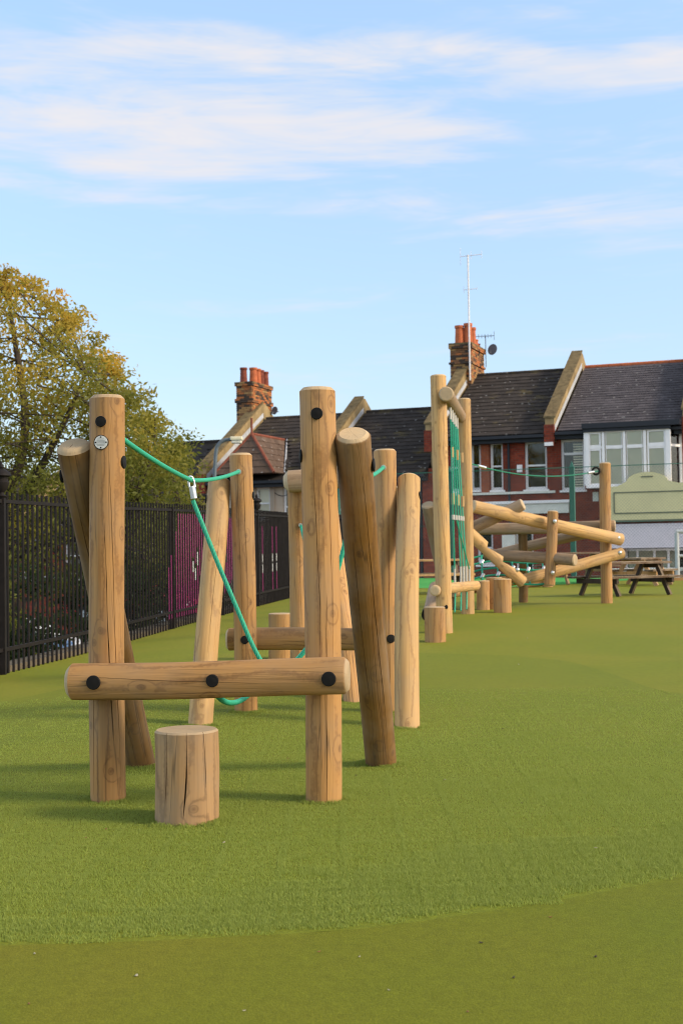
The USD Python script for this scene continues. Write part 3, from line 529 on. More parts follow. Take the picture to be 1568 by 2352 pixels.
# ------------------------------------------------------------------ terrace houses
ROOF_D, RISE, HW = 5.0, 2.65, 4.35
def house(name, label, a0, width, ze, wall_mat, roof_mat, tile_w, expo, cols, chimney=False, skip=None, max_tiles=300, left_wall=True, holes=(), bay=None, tile_name='roof_tile', parapet_mat=M_YRENDER, ridge=None, tile_from=0.0, wall_ze=None):
    h = thing(name, label, 'house', street(a0, 0, 0), -TH)
    zb = ze - 5.15 - 0.6
    poly = sbox(0.0, zb, width - 0.002, ze)
    for (x0, z0, x1, z1) in holes: poly = poly.difference(sbox(x0, z0, x1, z1))
    part(h, 'front_wall', wall_poly(poly, 0, 0.28), wall_mat)
    gable = Polygon([(0.285, zb), (9.8, zb), (9.8, ze - 0.05), (ROOF_D, ze + RISE - 0.12), (0.285, ze - 0.02)])
    part(h, 'side_wall', side_poly(gable, 0.003, 0.24), M_SOOTBRICK)
    part(h, 'rear_wall', bx(0.243, width - 0.012, 9.55, 9.797, zb, ze - 0.06), M_SOOTBRICK)
    # roof: front slab, rear slab, tiles on the front
    sl = math.atan2(RISE, ROOF_D); cs, sn = math.cos(sl), math.sin(sl); lip = 0.34
    front = side_poly(Polygon([(-lip, ze - lip * sn / cs), (ROOF_D, ze + RISE), (2 * ROOF_D + 0.2, ze), (2 * ROOF_D + 0.2, ze - 0.08), (ROOF_D, ze + RISE - 0.1), (-lip, ze - lip * sn / cs - 0.08)]), 0.26, width - 0.16)
    rf = part(h, 'roof', front, roof_mat)
    Lr = (ROOF_D + lip) / cs; rows = int(Lr / expo); rng = np.random.default_rng(int(a0 * 10) + 500)
    tiles = []
    for i in range(rows):
        for j in range(-1, cols + 1):
            x0 = 0.26 + (j + 0.5 * (i % 2)) * tile_w; x1 = min(x0 + tile_w - 0.007, width - 0.17); x0 = max(x0, 0.27)
            if x1 - x0 < 0.05 or x0 < tile_from: continue
            s0 = i * expo + rng.normal() * 0.004; s1 = s0 + expo + 0.05; th = 0.022
            if s1 > Lr: s1 = Lr
            bm, zm = -lip + s0 * cs, ze - lip * sn / cs + s0 * sn
            if skip and skip(0.5 * (x0 + x1), bm): continue
            l0, l1 = 0.030 + rng.normal() * 0.003, 0.006
            def P(x, s, off): return (x, -lip + s * cs - off * sn, ze - lip * sn / cs + s * sn + off * cs)
            v = [P(x0, s0, l0), P(x1, s0, l0), P(x1, s1, l1), P(x0, s1, l1), P(x0, s0, l0 + th), P(x1, s0, l0 + th), P(x1, s1, l1 + th), P(x0, s1, l1 + th)]
            f = [[0, 2, 1], [0, 3, 2], [4, 5, 6], [4, 6, 7], [0, 1, 5], [0, 5, 4], [1, 2, 6], [1, 6, 5], [2, 3, 7], [2, 7, 6], [3, 0, 4], [3, 4, 7]]
            tiles.append((np.array(v), np.array(f)))
    for t in tiles[:max_tiles]: part(rf, tile_name, t, roof_mat)
    if len(tiles) > max_tiles:
        part(rf, tile_name, cat([trimesh.Trimesh(*t, process=False) for t in tiles[max_tiles:]]), roof_mat, kind='stuff')
    # ridge tiles
    for k in range(int(width / 0.44)):
        x0 = 0.27 + k * 0.44
        if x0 + 0.43 > width - 0.17: break
        t = np.linspace(0, PI, 7); pr = np.column_stack([ROOF_D + 0.12 * np.cos(t), ze + RISE + 0.0 + 0.085 * np.sin(t)])
        part(rf, 'ridge_tile', side_poly(Polygon(np.vstack([pr, [[ROOF_D - 0.1, ze + RISE - 0.05], [ROOF_D + 0.1, ze + RISE - 0.05]]])), x0, x0 + 0.432), ridge or roof_mat)
    we = wall_ze or ze
    # party wall rising through the roof on the right, with its flashing and corbel
    pw = Polygon([(-0.30, we - 0.45), (-0.30, we + 0.36), (ROOF_D - 0.16, we + RISE + 0.60), (ROOF_D + 0.16, we + RISE + 0.60), (2 * ROOF_D + 0.3, we + 0.36), (2 * ROOF_D + 0.3, we - 0.1), (9.79, we - 0.1), (9.79, zb), (0.287, zb), (0.287, we - 0.45)])
    pp = part(h, 'party_wall', side_poly(pw, width - 0.155, width + 0.155), parapet_mat)
    kx = (ROOF_D + lip) / 9
    for k in range(9):
        b0 = -0.33 + k * kx * 0.975; b1 = b0 + kx * 0.962
        zt = lambda b: we + 0.36 + (b + 0.30) * (RISE + 0.24) / (ROOF_D + 0.14) + 0.005
        part(pp, 'coping_stone', side_poly(Polygon([(b0, zt(b0)), (b0, zt(b0) + 0.07), (b1, zt(b1) + 0.07), (b1, zt(b1))]), width - 0.20, width + 0.20), M_COPE)
    part(h, 'corbel', bx(width - 0.17, width + 0.17, -0.44, -0.302, we - 0.62, we + 0.12), M_REDBRICK)
    fl = Polygon([(-0.25, we - 0.09), (-0.25, we + 0.10), (ROOF_D - 0.12, we + RISE + 0.22), (ROOF_D - 0.12, we + RISE + 0.02)])
    part(h, 'flashing', side_poly(fl, width + 0.158, width + 0.172), M_LEAD)
    part(h, 'gutter', bx(0.2, width - 0.18, -0.47, -0.345, ze - 0.29, ze - 0.19), M_BLACKP)
    part(h, 'fascia_board', bx(0.0, width - 0.175, -0.30, -0.003, ze - 0.42, ze - 0.165), M_BLACKP)
    return h

def window(h, x0, z0, x1, z1, style='sash', y=0.10, blind=None, mull=(), fr=0.075, name='window'):
    """White window in an opening of the front wall: frame, bars, pane."""
    ms = [bx(x0, x0 + fr, y, y + 0.09, z0, z1), bx(x1 - fr, x1, y, y + 0.09, z0, z1), bx(x0 + fr, x1 - fr, y, y + 0.09, z1 - fr, z1), bx(x0 + fr, x1 - fr, y, y + 0.09, z0, z0 + fr * 1.2)]
    w = part(h, name, cat(ms), M_WHITE)
    if style == 'sash': part(w, 'meeting_rail', bx(x0 + fr, x1 - fr, y + 0.012, y + 0.07, (z0 + z1) / 2 - 0.03, (z0 + z1) / 2 + 0.03), M_WHITE)
    elif style: part(w, 'transom', bx(x0 + fr, x1 - fr, y - 0.01, y + 0.075, z0 + (z1 - z0) * style - 0.04, z0 + (z1 - z0) * style + 0.04), M_WHITE)
    for k in mull: part(w, 'mullion', bx(k - 0.035, k + 0.035, y - 0.012, y + 0.078, z0 + fr * 1.2, z1 - fr), M_WHITE)
    part(w, 'pane', bx(x0 + fr, x1 - fr, y + 0.045, y + 0.051, z0 + fr, z1 - fr), M_GLASS)
    part(w, 'room', bx(x0 - 0.05, x1 + 0.05, y + 0.9, y + 0.95, z0 - 0.1, z1 + 0.1), M_ROOM)
    if blind:
        b0, b1, zb0, kind = blind
        if kind == 'roller': part(w, 'blind', bx(b0, b1, y + 0.12, y + 0.13, zb0, z1 - fr), M_BLIND)
        else:
            for q in np.arange(zb0, z1 - fr - 0.05, 0.085): part(w, 'blind_slat', bx(b0, b1, y + 0.11, y + 0.16, q, q + 0.05), M_BLIND)
    part(h, 'window_sill', bx(x0 - 0.06, x1 + 0.06, -0.06, y + 0.02, z0 - 0.07, z0 - 0.002), M_WHITE)
    return w

def chimney_stack(h, x0, x1, y0, y1, z0, z1, pots, seed):
    core = part(h, 'chimney', bx(x0 + 0.02, x1 - 0.02, y0 + 0.02, y1 - 0.02, z0, z1 - 0.02), M_MORTAR)
    rng = np.random.default_rng(seed); rowh = 0.085; k = 0
    for zz in np.arange(z0, z1 - 0.02, rowh):
        out = 0.05 if (z1 - zz) < 0.17 or abs(z1 - zz - 0.75) < 0.05 else 0.0
        off = 0.0 if k % 2 else 0.115; k += 1
        for (f, lo, hi) in (('front', x0, x1), ('right', y0, y1)):
            q = lo - out - (0 if f == 'front' else 0)
            e = hi + out; q -= off
            while q < e - 0.03:
                a, b = max(q, lo - out + (0.0 if f == 'front' else 0.112)), min(q + 0.222, e)
                q += 0.232
                if b - a < 0.04: continue
                d = rng.normal() * 0.003; dark = 1.0 if f == 'front' else 0.35  # front face takes more sooty bricks, its shade put into the colour
                w = np.array([2.2, 0.8, 2.0, 3.0 * dark]) if (zz - z0) / (z1 - z0) > 0.55 else np.array([0.8, 2.4, 1.5, 1.6 * dark])
                mt = B_VAR[int(rng.choice(4, p=w / w.sum()))]
                m = bx(a, b, y0 - out - d, y0 + 0.10, zz + 0.005, zz + rowh - 0.006) if f == 'front' else bx(x1 - 0.10, x1 + out + d, a, b, zz + 0.005, zz + rowh - 0.006)
                part(core, 'brick', m, mt)
    part(core, 'coping', cat([bx(x0 - 0.05, x1 + 0.05, y0 - 0.05, y1 + 0.05, z1 - 0.015, z1 + 0.05)]), M_COPE)
    for (px, py, r, hh, mt) in pots:
        prof = [(0, 0), (r * 1.05, 0), (r * 1.0, hh * 0.1), (r * 0.86, hh * 0.85), (r * 1.02, hh * 0.87), (r * 1.02, hh), (r * 0.72, hh), (r * 0.70, hh * 0.6), (0, hh * 0.6)]
        m = lathe(prof, 18); m.apply_translation((px, py, z1 + 0.05)); part(core, 'chimney_pot', m, mt, 35)
    return core

def dish(h, c, r, face):
    t = np.linspace(0, 1, 7); prof = [(r * q, 0.16 * r * q * q) for q in t] + [(r * q, 0.16 * r * q * q - 0.012) for q in t[::-1]]
    m = lathe(prof, 24); M, _ = frame_to(c, np.asarray(c) + face); m.apply_transform(M); m.fix_normals()
    d = part(h, 'satellite_dish', m, M_DISH, 40)
    f = np.asarray(face) / np.linalg.norm(face); c = np.asarray(c, float)
    part(d, 'feed_arm', cat([rod(c - [0, 0, r * 0.9], c + f * r * 1.0 - [0, 0, r * 0.75], 0.015, 6), bx(*np.column_stack([c + f * r - [0.04, 0.04, r * 0.75 + 0.04], c + f * r + [0.04, 0.04, -r * 0.75 + 0.04]]).ravel())]), M_DISH)
    part(d, 'bracket', rod(c - f * 0.02, c - f * 0.22, 0.02, 6), M_DISH)

def yagi(parent, base, top, arms, mat=M_MAST, r=0.022):
    a = part(parent, 'aerial', rod(base, top, r, 8), mat)
    for (z, L, n, el, dirx) in arms:
        c = np.array([top[0], top[1], z]); d = np.array([dirx, 0.15, 0.05]); d /= np.linalg.norm(d)
        ms = [rod(c - d * L * 0.35, c + d * L * 0.65, 0.014, 6)]
        for k in range(n):
            q = c + d * (L * (-0.35 + k / max(1, n - 1)))
            ms.append(rod(q - np.array([0, 0, el]) * (0.5 if k else 1.1), q + np.array([0, 0, el]) * (0.5 if k else 1.1), 0.009, 5))
        part(a, 'aerial_arm', cat(ms), mat)
    return a

# house right of the third parapet: shop with the bay window (local x from 0)
H5 = house('terrace_house', 'red brick house over a sage green shop front, slate roof and white bay window', 0.0, 4.5, 5.15, M_REDBRICK, M_SLATE, 0.27, 0.225, 16, holes=[(0.30, 3.02, 1.09, 4.72), (1.34, 3.25, 4.1, 4.7), (2.35, 0.3, 4.4, 1.2)], tile_name='slate', ridge=M_TERRA)
window(H5, 0.30, 3.02, 1.09, 4.72, 0.72, blind=(0.68, 1.02, 3.1, 'slat'))
bayp = part(H5, 'bay', cat([bx(1.24, 3.94, -0.62, -0.02, 3.04, 3.13), bx(1.24, 3.94, -0.62, -0.30, 4.87, 4.985), bx(1.24, 1.36, -0.61, -0.02, 3.13, 4.87)]), M_WHITE)
def bay_front():
    x0, x1, z0, z1, y = 1.26, 3.9, 3.13, 4.87, -0.60
    xs = [x0 + 0.0, 1.82, 2.50, 3.16, x1]
    for k, xx in enumerate(xs): part(bayp, 'mullion', bx(xx - (0.075 if k in (0, 4) else 0.045), xx + (0.075 if k in (0, 4) else 0.045), y, y + 0.10, z0, z1), M_WHITE)
    part(bayp, 'transom', cat([bx(a + 0.08, b - 0.05, y + 0.012, y + 0.088, 4.32, 4.40) for a, b in zip(xs[:-1], xs[1:])]), M_WHITE)
    for a, b in zip(xs[:-1], xs[1:]):
        for (c, d) in ((z0, 4.32), (4.40, z1)):
            e = 0.055 if a in (xs[0], xs[3]) else 0.02
            part(bayp, 'sash_frame', cat([bx(a + 0.076, b - 0.076, y + 0.02, y + 0.08, c, c + e), bx(a + 0.076, b - 0.076, y + 0.02, y + 0.08, d - e, d), bx(a + 0.077, a + 0.077 + e, y + 0.022, y + 0.078, c + e, d - e), bx(b - 0.077 - e, b - 0.077, y + 0.022, y + 0.078, c + e, d - e)]), M_WHITE)
            part(bayp, 'pane', bx(a + 0.078, b - 0.078, y + 0.045, y + 0.05, c + 0.01, d - 0.01), M_GLASS)
        part(bayp, 'blind', bx(a + 0.05, b - 0.05, y + 0.085, y + 0.09, 3.15, 4.86), M_BLIND)
    # canted return on the right
    p0, p1 = np.array([3.93, -0.55]), np.array([4.22, -0.01])
    for q in (0.0, 1.0): c = p0 + (p1 - p0) * q; part(bayp, 'mullion', bx(c[0] - 0.05, c[0] + 0.05, c[1] - 0.045, c[1] + 0.045, z0, z1), M_WHITE)
    part(bayp, 'transom', bar((*p0, 4.36), (*p1, 4.36), 0.05, 0.08), M_WHITE)
    part(bayp, 'pane', bar((*p0, 3.98), (*p1, 3.98), 0.006, 1.7), M_GLASS)
    part(bayp, 'room', bar((3.75, -0.4, 3.98), (4.0, 0.02, 3.98), 0.006, 1.7), M_ROOM)
bay_front()
part(H5, 'bay_roof_fascia', cat([bx(1.16, 4.25, -0.68, -0.305, 4.99, 5.005), bx(1.18, 4.0, -0.66, -0.305, 4.885, 4.988), bx(1.14, 4.30, -0.72, -0.475, 5.0, 5.17)]), M_BLACKP)
arch = [(2.30, 3.18)] + [(3.23 + 0.66 * math.cos(t), 3.18 + 0.32 * math.sin(t)) for t in np.linspace(PI - 0.08, 0.08, 24)] + [(4.16, 3.18)]
shop = Polygon([(2.0, 1.96), (2.0, 3.05), (2.28, 3.06)] + arch[1:-1] + [(4.2, 3.12), (4.5, 3.13), (4.5, 1.96)])
sf = part(H5, 'shop_fascia', wall_poly(shop, -0.78, -0.66), M_SAGE)
def ring(o, i, y0, y1): return wall_poly(Polygon(o).difference(Polygon(i)), y0, y1)
part(sf, 'moulding', cat([bx(2.15, 4.48, -0.80, -0.782, 2.84, 2.875), bx(2.17, 4.48, -0.80, -0.782, 2.16, 2.20), bx(2.15, 2.19, -0.80, -0.783, 2.201, 2.839)]), M_SAGED)
part(sf, 'plaque', bx(3.06, 3.42, -0.80, -0.782, 3.33, 3.37), M_SAGED)
part(sf, 'cornice', bx(1.98, 4.52, -0.84, -0.655, 1.90, 1.955), M_SAGED)
part(H5, 'shop_back_wall', bx(2.01, 4.49, -0.655, -0.005, 1.97, 3.02), M_SAGE)
sh = part(H5, 'roller_shutter', bx(2.05, 4.48, -0.74, -0.68, 1.04, 1.83), M_SHUT)
for k in range(9): part(sh, 'shutter_slat', bx(2.06, 4.47, -0.752, -0.741, 1.05 + k * 0.087, 1.05 + k * 0.087 + 0.075), M_SHUT)
window(H5, 2.35, 0.3, 4.4, 1.02, None, mull=(2.75, 3.3, 3.75), blind=(2.45, 3.95, 0.4, 'roller'), name='shop_window')
part(H5, 'meter_box', bx(1.35, 1.54, -0.08, -0.003, 2.62, 2.93), M_CREAM)
part(H5, 'security_light', cat([bx(-0.1, 0.1, -0.36, -0.303, 4.50, 4.60), bx(-0.14, 0.14, -0.55, -0.36, 4.50, 4.62)]), M_WHITE)
part(H5, 'shop_pier', bx(1.22, 1.62, -0.045, -0.003, -0.3, 3.02), M_REDBRICK)

H4 = house('terrace_house', 'red brick house with a tall chimney, aerial mast and three narrow white sash windows', -4.20, 4.20, 5.10, M_REDBRICK, M_TILE, 0.30, 0.345, 14, holes=[(1.36, 3.12, 1.72, 4.76), (2.05, 3.10, 2.50, 4.74), (3.26, 3.08, 4.02, 4.72), (0.62, 3.10, 1.0, 4.74), (1.55, 0.55, 2.1, 1.7), (2.9, 0.2, 3.5, 1.75)])
for (x0, z0, x1, z1) in ((0.62, 3.10, 1.0, 4.74), (1.36, 3.12, 1.72, 4.76), (2.05, 3.10, 2.50, 4.74), (3.26, 3.08, 4.02, 4.72)): window(H4, x0, z0, x1, z1)
window(H4, 1.55, 0.55, 2.1, 1.7, 'sash'); window(H4, 2.9, 0.2, 3.5, 1.75, None)
part(H4, 'brick_bay', cat([bx(1.02, 1.34, -0.075, -0.003, 2.98, 4.68), bx(1.74, 2.03, -0.075, -0.003, 2.98, 4.68), bx(1.03, 2.02, -0.074, -0.004, 4.80, 4.675 + 0.2)]), M_LITBRICK)
part(H4, 'sill_band', bx(0.25, 4.3, -0.13, -0.07, 2.94, 3.02), M_CREAM)
fb = part(H4, 'shop_board', bx(1.75, 4.75, -0.14, -0.005, 2.26, 2.66), M_CREAM)
part(fb, 'board_trim', bx(1.72, 4.78, -0.19, -0.145, 2.60, 2.70), M_WHITE)
part(H4, 'alarm_box', bx(3.0, 3.18, -0.08, -0.003, 3.68, 3.93), M_WHITE)
part(H4, 'downpipe', rod((2.72, -0.06, -0.5), (2.72, -0.06, 4.8), 0.045, 10), M_BLACKP)
part(H4, 'shop_counter', bx(2.5, 2.95, -0.34, -0.005, 0.95, 1.55), M_CREAM)
ch = chimney_stack(H4, -0.46, 0.34, 4.0, 6.0, 7.0, 8.86, [(-0.2, 4.4, 0.17, 0.72, M_TERRA), (0.12, 4.5, 0.165, 0.8, M_TERRA), (-0.2, 4.95, 0.14, 0.72, M_TERRAD), (0.12, 5.05, 0.16, 0.72, M_TERRA), (0.12, 5.5, 0.13, 0.32, M_TERRA), (0.12, 5.8, 0.13, 0.2, M_TERRAD)], 7)
yagi(H4, (0.32, 3.93, 7.45), (0.32, 3.93, 12.22), [(12.18, 0.8, 3, 0.3, 1.0), (10.9, 0.5, 2, 0.12, 1.0)], M_MAST, 0.032)
yagi(H4, (0.42, 5.95, 8.2), (0.42, 5.95, 9.45), [(9.42, 1.05, 9, 0.16, -1.0)], M_DISH, 0.016)
dish(H4, (0.72, 5.9, 8.86), 0.22, np.array([-0.35, -0.9, 0.15]))

H3 = house('terrace_house', 'low dark tiled red brick house behind the rope crossing', -8.68, 4.48, 3.93, M_REDBRICK, M_TILE, 0.31, 0.345, 14, holes=[(0.8, 1.75, 1.6, 3.4)], wall_ze=5.10)
window(H3, 0.8, 1.75, 1.6, 3.4)
part(H3, 'downpipe', rod((4.05, -0.07, -1.6), (4.05, -0.07, 3.6), 0.05, 10), M_BLACKP)
part(H3, 'brick_pier', bx(4.12, 4.6, -0.12, -0.003, -1.6, 3.45), M_REDBRICK)
yagi(H3, (3.9, 5.0, 6.5), (3.9, 5.0, 7.3), [(7.25, 0.9, 6, 0.14, -1.0)], M_DISH, 0.016)
part(H3, 'flue_pot', rod((3.98, 4.9, 6.5), (3.98, 4.9, 7.1), 0.11, 12), M_TERRA)

def bay_roof(h, xc, half, ze, apex_z, front_y):
    """Hipped roof over a two storey bay, running back into the main roof."""
    back = (apex_z - ze) / RISE * ROOF_D + 0.2
    A, Bk = np.array([xc, front_y + 0.75, apex_z]), np.array([xc, back, apex_z])
    L0, R0_ = np.array([xc - half, front_y, ze + 0.05]), np.array([xc + half, front_y, ze + 0.05])
    LB, RB = np.array([xc - half, 0.2, ze + 0.05]), np.array([xc + half, 0.2, ze + 0.05])
    V = np.array([A, Bk, L0, R0_, LB, RB]); f = [[0, 2, 3], [0, 3, 5], [0, 5, 1], [0, 1, 4], [0, 4, 2], [2, 4, 5], [2, 5, 3], [1, 5, 4]]
    r = part(h, 'bay_roof', (V, np.array(f)), M_BTILE)
    def courses(P, Q, apex0, apex1, rows, cols):
        """Tiles over the quad P-Q (bottom) to apex0-apex1 (top)."""
        nrm = np.cross(Q - P, apex0 - P); nrm /= np.linalg.norm(nrm)
        for i in range(rows):
            t0, t1 = i / rows, (i + 1.12) / rows
            a0, b0 = P + (apex0 - P) * t0, Q + (apex1 - Q) * t0
            a1, b1 = P + (apex0 - P) * min(1, t1), Q + (apex1 - Q) * min(1, t1)
            n = max(1, int(round(np.linalg.norm(b0 - a0) / 0.33)))
            for j in range(n):
                u0, u1 = j / n, (j + 0.975) / n
                lo, hi = 0.028, 0.008
                q = [a0 + (b0 - a0) * u0 + nrm * lo, a0 + (b0 - a0) * u1 + nrm * lo, a1 + (b1 - a1) * u1 + nrm * hi, a1 + (b1 - a1) * u0 + nrm * hi]
                v = np.vstack([q, np.array(q) + nrm * 0.02])
                ff = [[0, 2, 1], [0, 3, 2], [4, 5, 6], [4, 6, 7], [0, 1, 5], [0, 5, 4], [1, 2, 6], [1, 6, 5], [2, 3, 7], [2, 7, 6], [3, 0, 4], [3, 4, 7]]
                part(r, 'roof_tile', (v, np.array(ff)), M_BTILE)
    courses(L0, R0_, A, A, 6, 0); courses(R0_, RB, A, Bk, 6, 0)
    for nm, p, q in (('hip_tile', A + [0, 0, 0.03], R0_ + [0, 0, 0.03]), ('hip_tile', A + [0, 0, 0.03], L0 + [0, 0, 0.03]), ('ridge_tile', A + [0, 0, 0.03], Bk + [0, 0, 0.03])):
        part(r, nm, rod(p, q, 0.06, 8), M_HIP)
    part(r, 'finial', rod(A, A + [0, 0, 0.62], 0.045, 8), M_HIP)
    part(r, 'valley_flashing', bar(RB + [0.05, 0, 0.04], Bk + [0.12, 0, 0.05], 0.16, 0.03), M_LEAD)
XC = 1.9
def in_bay(x, b): return b < 2.9 and abs(x - XC) < 1.25 * (1 - max(0, b) / 2.9) + 0.1 and b > -0.4
H2 = house('terrace_house', 'beige rendered house with a squat brick chimney and a hipped tile bay roof', -13.03, 4.35, 3.88, M_RENDER, M_TILE, 0.31, 0.345, 14, skip=in_bay, holes=[(2.02, 2.30, 2.60, 3.46), (3.12, 2.0, 3.75, 3.46)])
bay_roof(H2, XC, 1.2, 3.88, 5.42, -0.75)
window(H2, 2.02, 2.30, 2.60, 3.46, 'sash', blind=(2.1, 2.52, 2.5, 'roller')); window(H2, 3.12, 2.0, 3.75, 3.46, 'sash', blind=(3.2, 3.67, 2.4, 'roller'))
part(H2, 'wall_cable', rope(sag((2.75, -0.02, 3.3), (3.6, -0.02, 3.4), 0.22, 14), 0.012, 0, sides=6), M_BLACKP)
part(H2, 'downpipe', rod((2.78, -0.05, -1.6), (2.78, -0.05, 3.6), 0.03, 8), M_RENDER)
chimney_stack(H2, -0.62, 0.08, 4.0, 5.95, 5.6, 7.92, [(-0.42, 4.3, 0.15, 0.62, M_TERRAD), (-0.08, 4.5, 0.165, 0.62, M_TERRA), (-0.08, 4.9, 0.155, 0.62, M_TERRA), (-0.12, 5.3, 0.15, 0.62, M_TERRAD), (-0.1, 5.7, 0.15, 0.6, M_TERRAD)], 11)
dish(H2, (0.28, 5.8, 6.95), 0.17, np.array([-0.3, -0.9, 0.15]))

H1 = house('terrace_house', 'lowest visible house with plain dark roof, left of the rendered house', -17.4, 4.37, 3.05, M_YRENDER, M_TILE, 0.31, 0.345, 14, tile_from=2.2, wall_ze=3.90)
H0 = house('terrace_house', 'red brick house seen through the iron railings behind the tree', -21.8, 4.37, 2.2, M_REDBRICK, M_TILE, 0.31, 0.345, 14, max_tiles=0, holes=[(0.6, 0.35, 1.5, 1.75), (2.6, 0.35, 3.6, 1.75)])
for x0, x1 in ((0.6, 1.5), (2.6, 3.6)): window(H0, x0, 0.35, x1, 1.75)
part(H0, 'sill_band', bx(0.25, 4.2, -0.14, -0.065, 0.12, 0.27), M_WHITE)
HM = house('terrace_house', 'red brick house at the left picture edge, seen only through railings', -26.2, 4.37, 1.9, M_REDBRICK, M_TILE, 0.31, 0.345, 14, max_tiles=0, holes=[(2.4, 0.1, 3.5, 1.5)])
window(HM, 2.4, 0.1, 3.5, 1.5); part(HM, 'sill_band', bx(0.25, 4.2, -0.14, -0.065, -0.15, 0.0), M_WHITE)

# ------------------------------------------------------------------ iron railings on the left
rail = thing('iron_railing', 'black iron railing with urn finials and magenta painted bars along the turf', 'fence', (FENCE0[0], FENCE0[1], 0))
def fp(s, z): return np.array([FDIR[0] * s, FDIR[1] * s, z])
def fbase(s): q = FENCE0 + FDIR * s; return float(G(q[0], q[1]))
S0, S1 = -1.6, 24.9
ss = np.arange(S0, S1, 0.13)
rngf = np.random.default_rng(9)
barm = trimesh.creation.cylinder(0.0134, 1.0, sections=8)
posts_s = [0.08, 3.05, 6.0, 8.95, 11.65, 14.6, 17.5, 20.4, 23.3]
for k, s in enumerate(ss):
    if any(abs(s - q) < 0.06 for q in posts_s): continue
    z0 = fbase(s) - 0.01; m = barm.copy(); m.apply_scale((1, 1, 1.80)); m.apply_translation(fp(s, z0 + 0.90 + rngf.normal() * 0.004))
    b = part(rail, 'bar', m, M_IRON, 40)
    segs = []
    if 5.7 < s < 10.6:
        lo, hi = 0.16, 1.66
        if s < 6.3: lo, hi = 0.16, 0.75 + (s - 5.7) * 1.3
        if s > 8.9: lo, hi = 0.3 + (s - 8.9) * 0.4, 1.62
        if rngf.random() < 0.9:
            cut = rngf.uniform(0.42, 1.0) if 7.0 < s < 9.2 else None
            if cut:
                g = rngf.uniform(0.10, 0.22)
                segs = [(lo, cut, M_MAG), (cut + 0.002, cut + g, M_WHITEP if rngf.random() < 0.65 else None), (cut + g + 0.1 * rngf.random(), hi, M_MAG)]
            else: segs = [(lo, hi, M_MAG)]
    elif any(abs(s - q) < 0.07 for q in (12.0, 13.0, 13.35)):
        segs = [(0.25, 0.62, M_MAG), (0.62, 0.78, M_WHITEP), (0.82, 0.97, M_WHITEP), (0.98, 1.5, M_MAG)]
    for a, c, mt in segs:
        if mt is None or c - a < 0.03: continue
        q = trimesh.creation.cylinder(0.0078, c - a, sections=8); q.apply_translation(fp(s, z0 + (a + c) / 2) + np.array([FDIR[1], -FDIR[0], 0]) * 0.0088); part(b, 'painted_band', q, mt, 40)
for (zz, hh) in ((1.70, 0.035), (0.24, 0.035)):
    for a, c in zip(posts_s[:-1], posts_s[1:]):
        part(rail, 'rail', bar(fp(a + 0.035, fbase(a) + zz), fp(c - 0.035, fbase(c) + zz), 0.045, hh), M_IRON)
    part(rail, 'rail', bar(fp(S0, fbase(S0) + zz), fp(posts_s[0] - 0.035, fbase(0) + zz), 0.045, hh), M_IRON)
urn = [(0, 0), (0.045, 0), (0.06, 0.015), (0.03, 0.03), (0.028, 0.05), (0.055, 0.075), (0.075, 0.12), (0.08, 0.15), (0.062, 0.175), (0.066, 0.20), (0.10, 0.215), (0.085, 0.25), (0.045, 0.275), (0.022, 0.285), (0.03, 0.30), (0.02, 0.325), (0.008, 0.35), (0, 0.36)]
for s in posts_s:
    z0 = fbase(s)
    p = part(rail, 'post', bx(*(np.array([-0.035, 0.035]) + fp(s, 0)[0]), *(np.array([-0.035, 0.035]) + fp(s, 0)[1]), z0 - 0.1, z0 + 1.74), M_IRON)
    if s in (0.08, 11.65, 23.3):
        m = lathe(urn, 18); m.apply_translation(fp(s, z0 + 1.735)); part(p, 'finial', m, M_IRON, 35)
# kerb under the railings
pk = [FENCE0 + FDIR * s for s in np.linspace(S0 - 14, S1 + 0.3, 60)]
nrm = np.array([-FDIR[1], FDIR[0]])
ks = []
for a, c in zip(pk[:-1], pk[1:]):
    z = float(G(*(0.5 * (a + c))))
    q = [a + nrm * 0.05, c + nrm * 0.05, c + nrm * 0.30, a + nrm * 0.30]
    ks.append(extrude(Polygon(q), 0.5)); ks[-1].apply_translation((0, 0, z - 0.44))
structure('kerb', cat(ks), plain('dark_kerb_stone', (0.115, 0.09, 0.06), 0.9, 0.15, 0, 0.3, 9, 0.2))

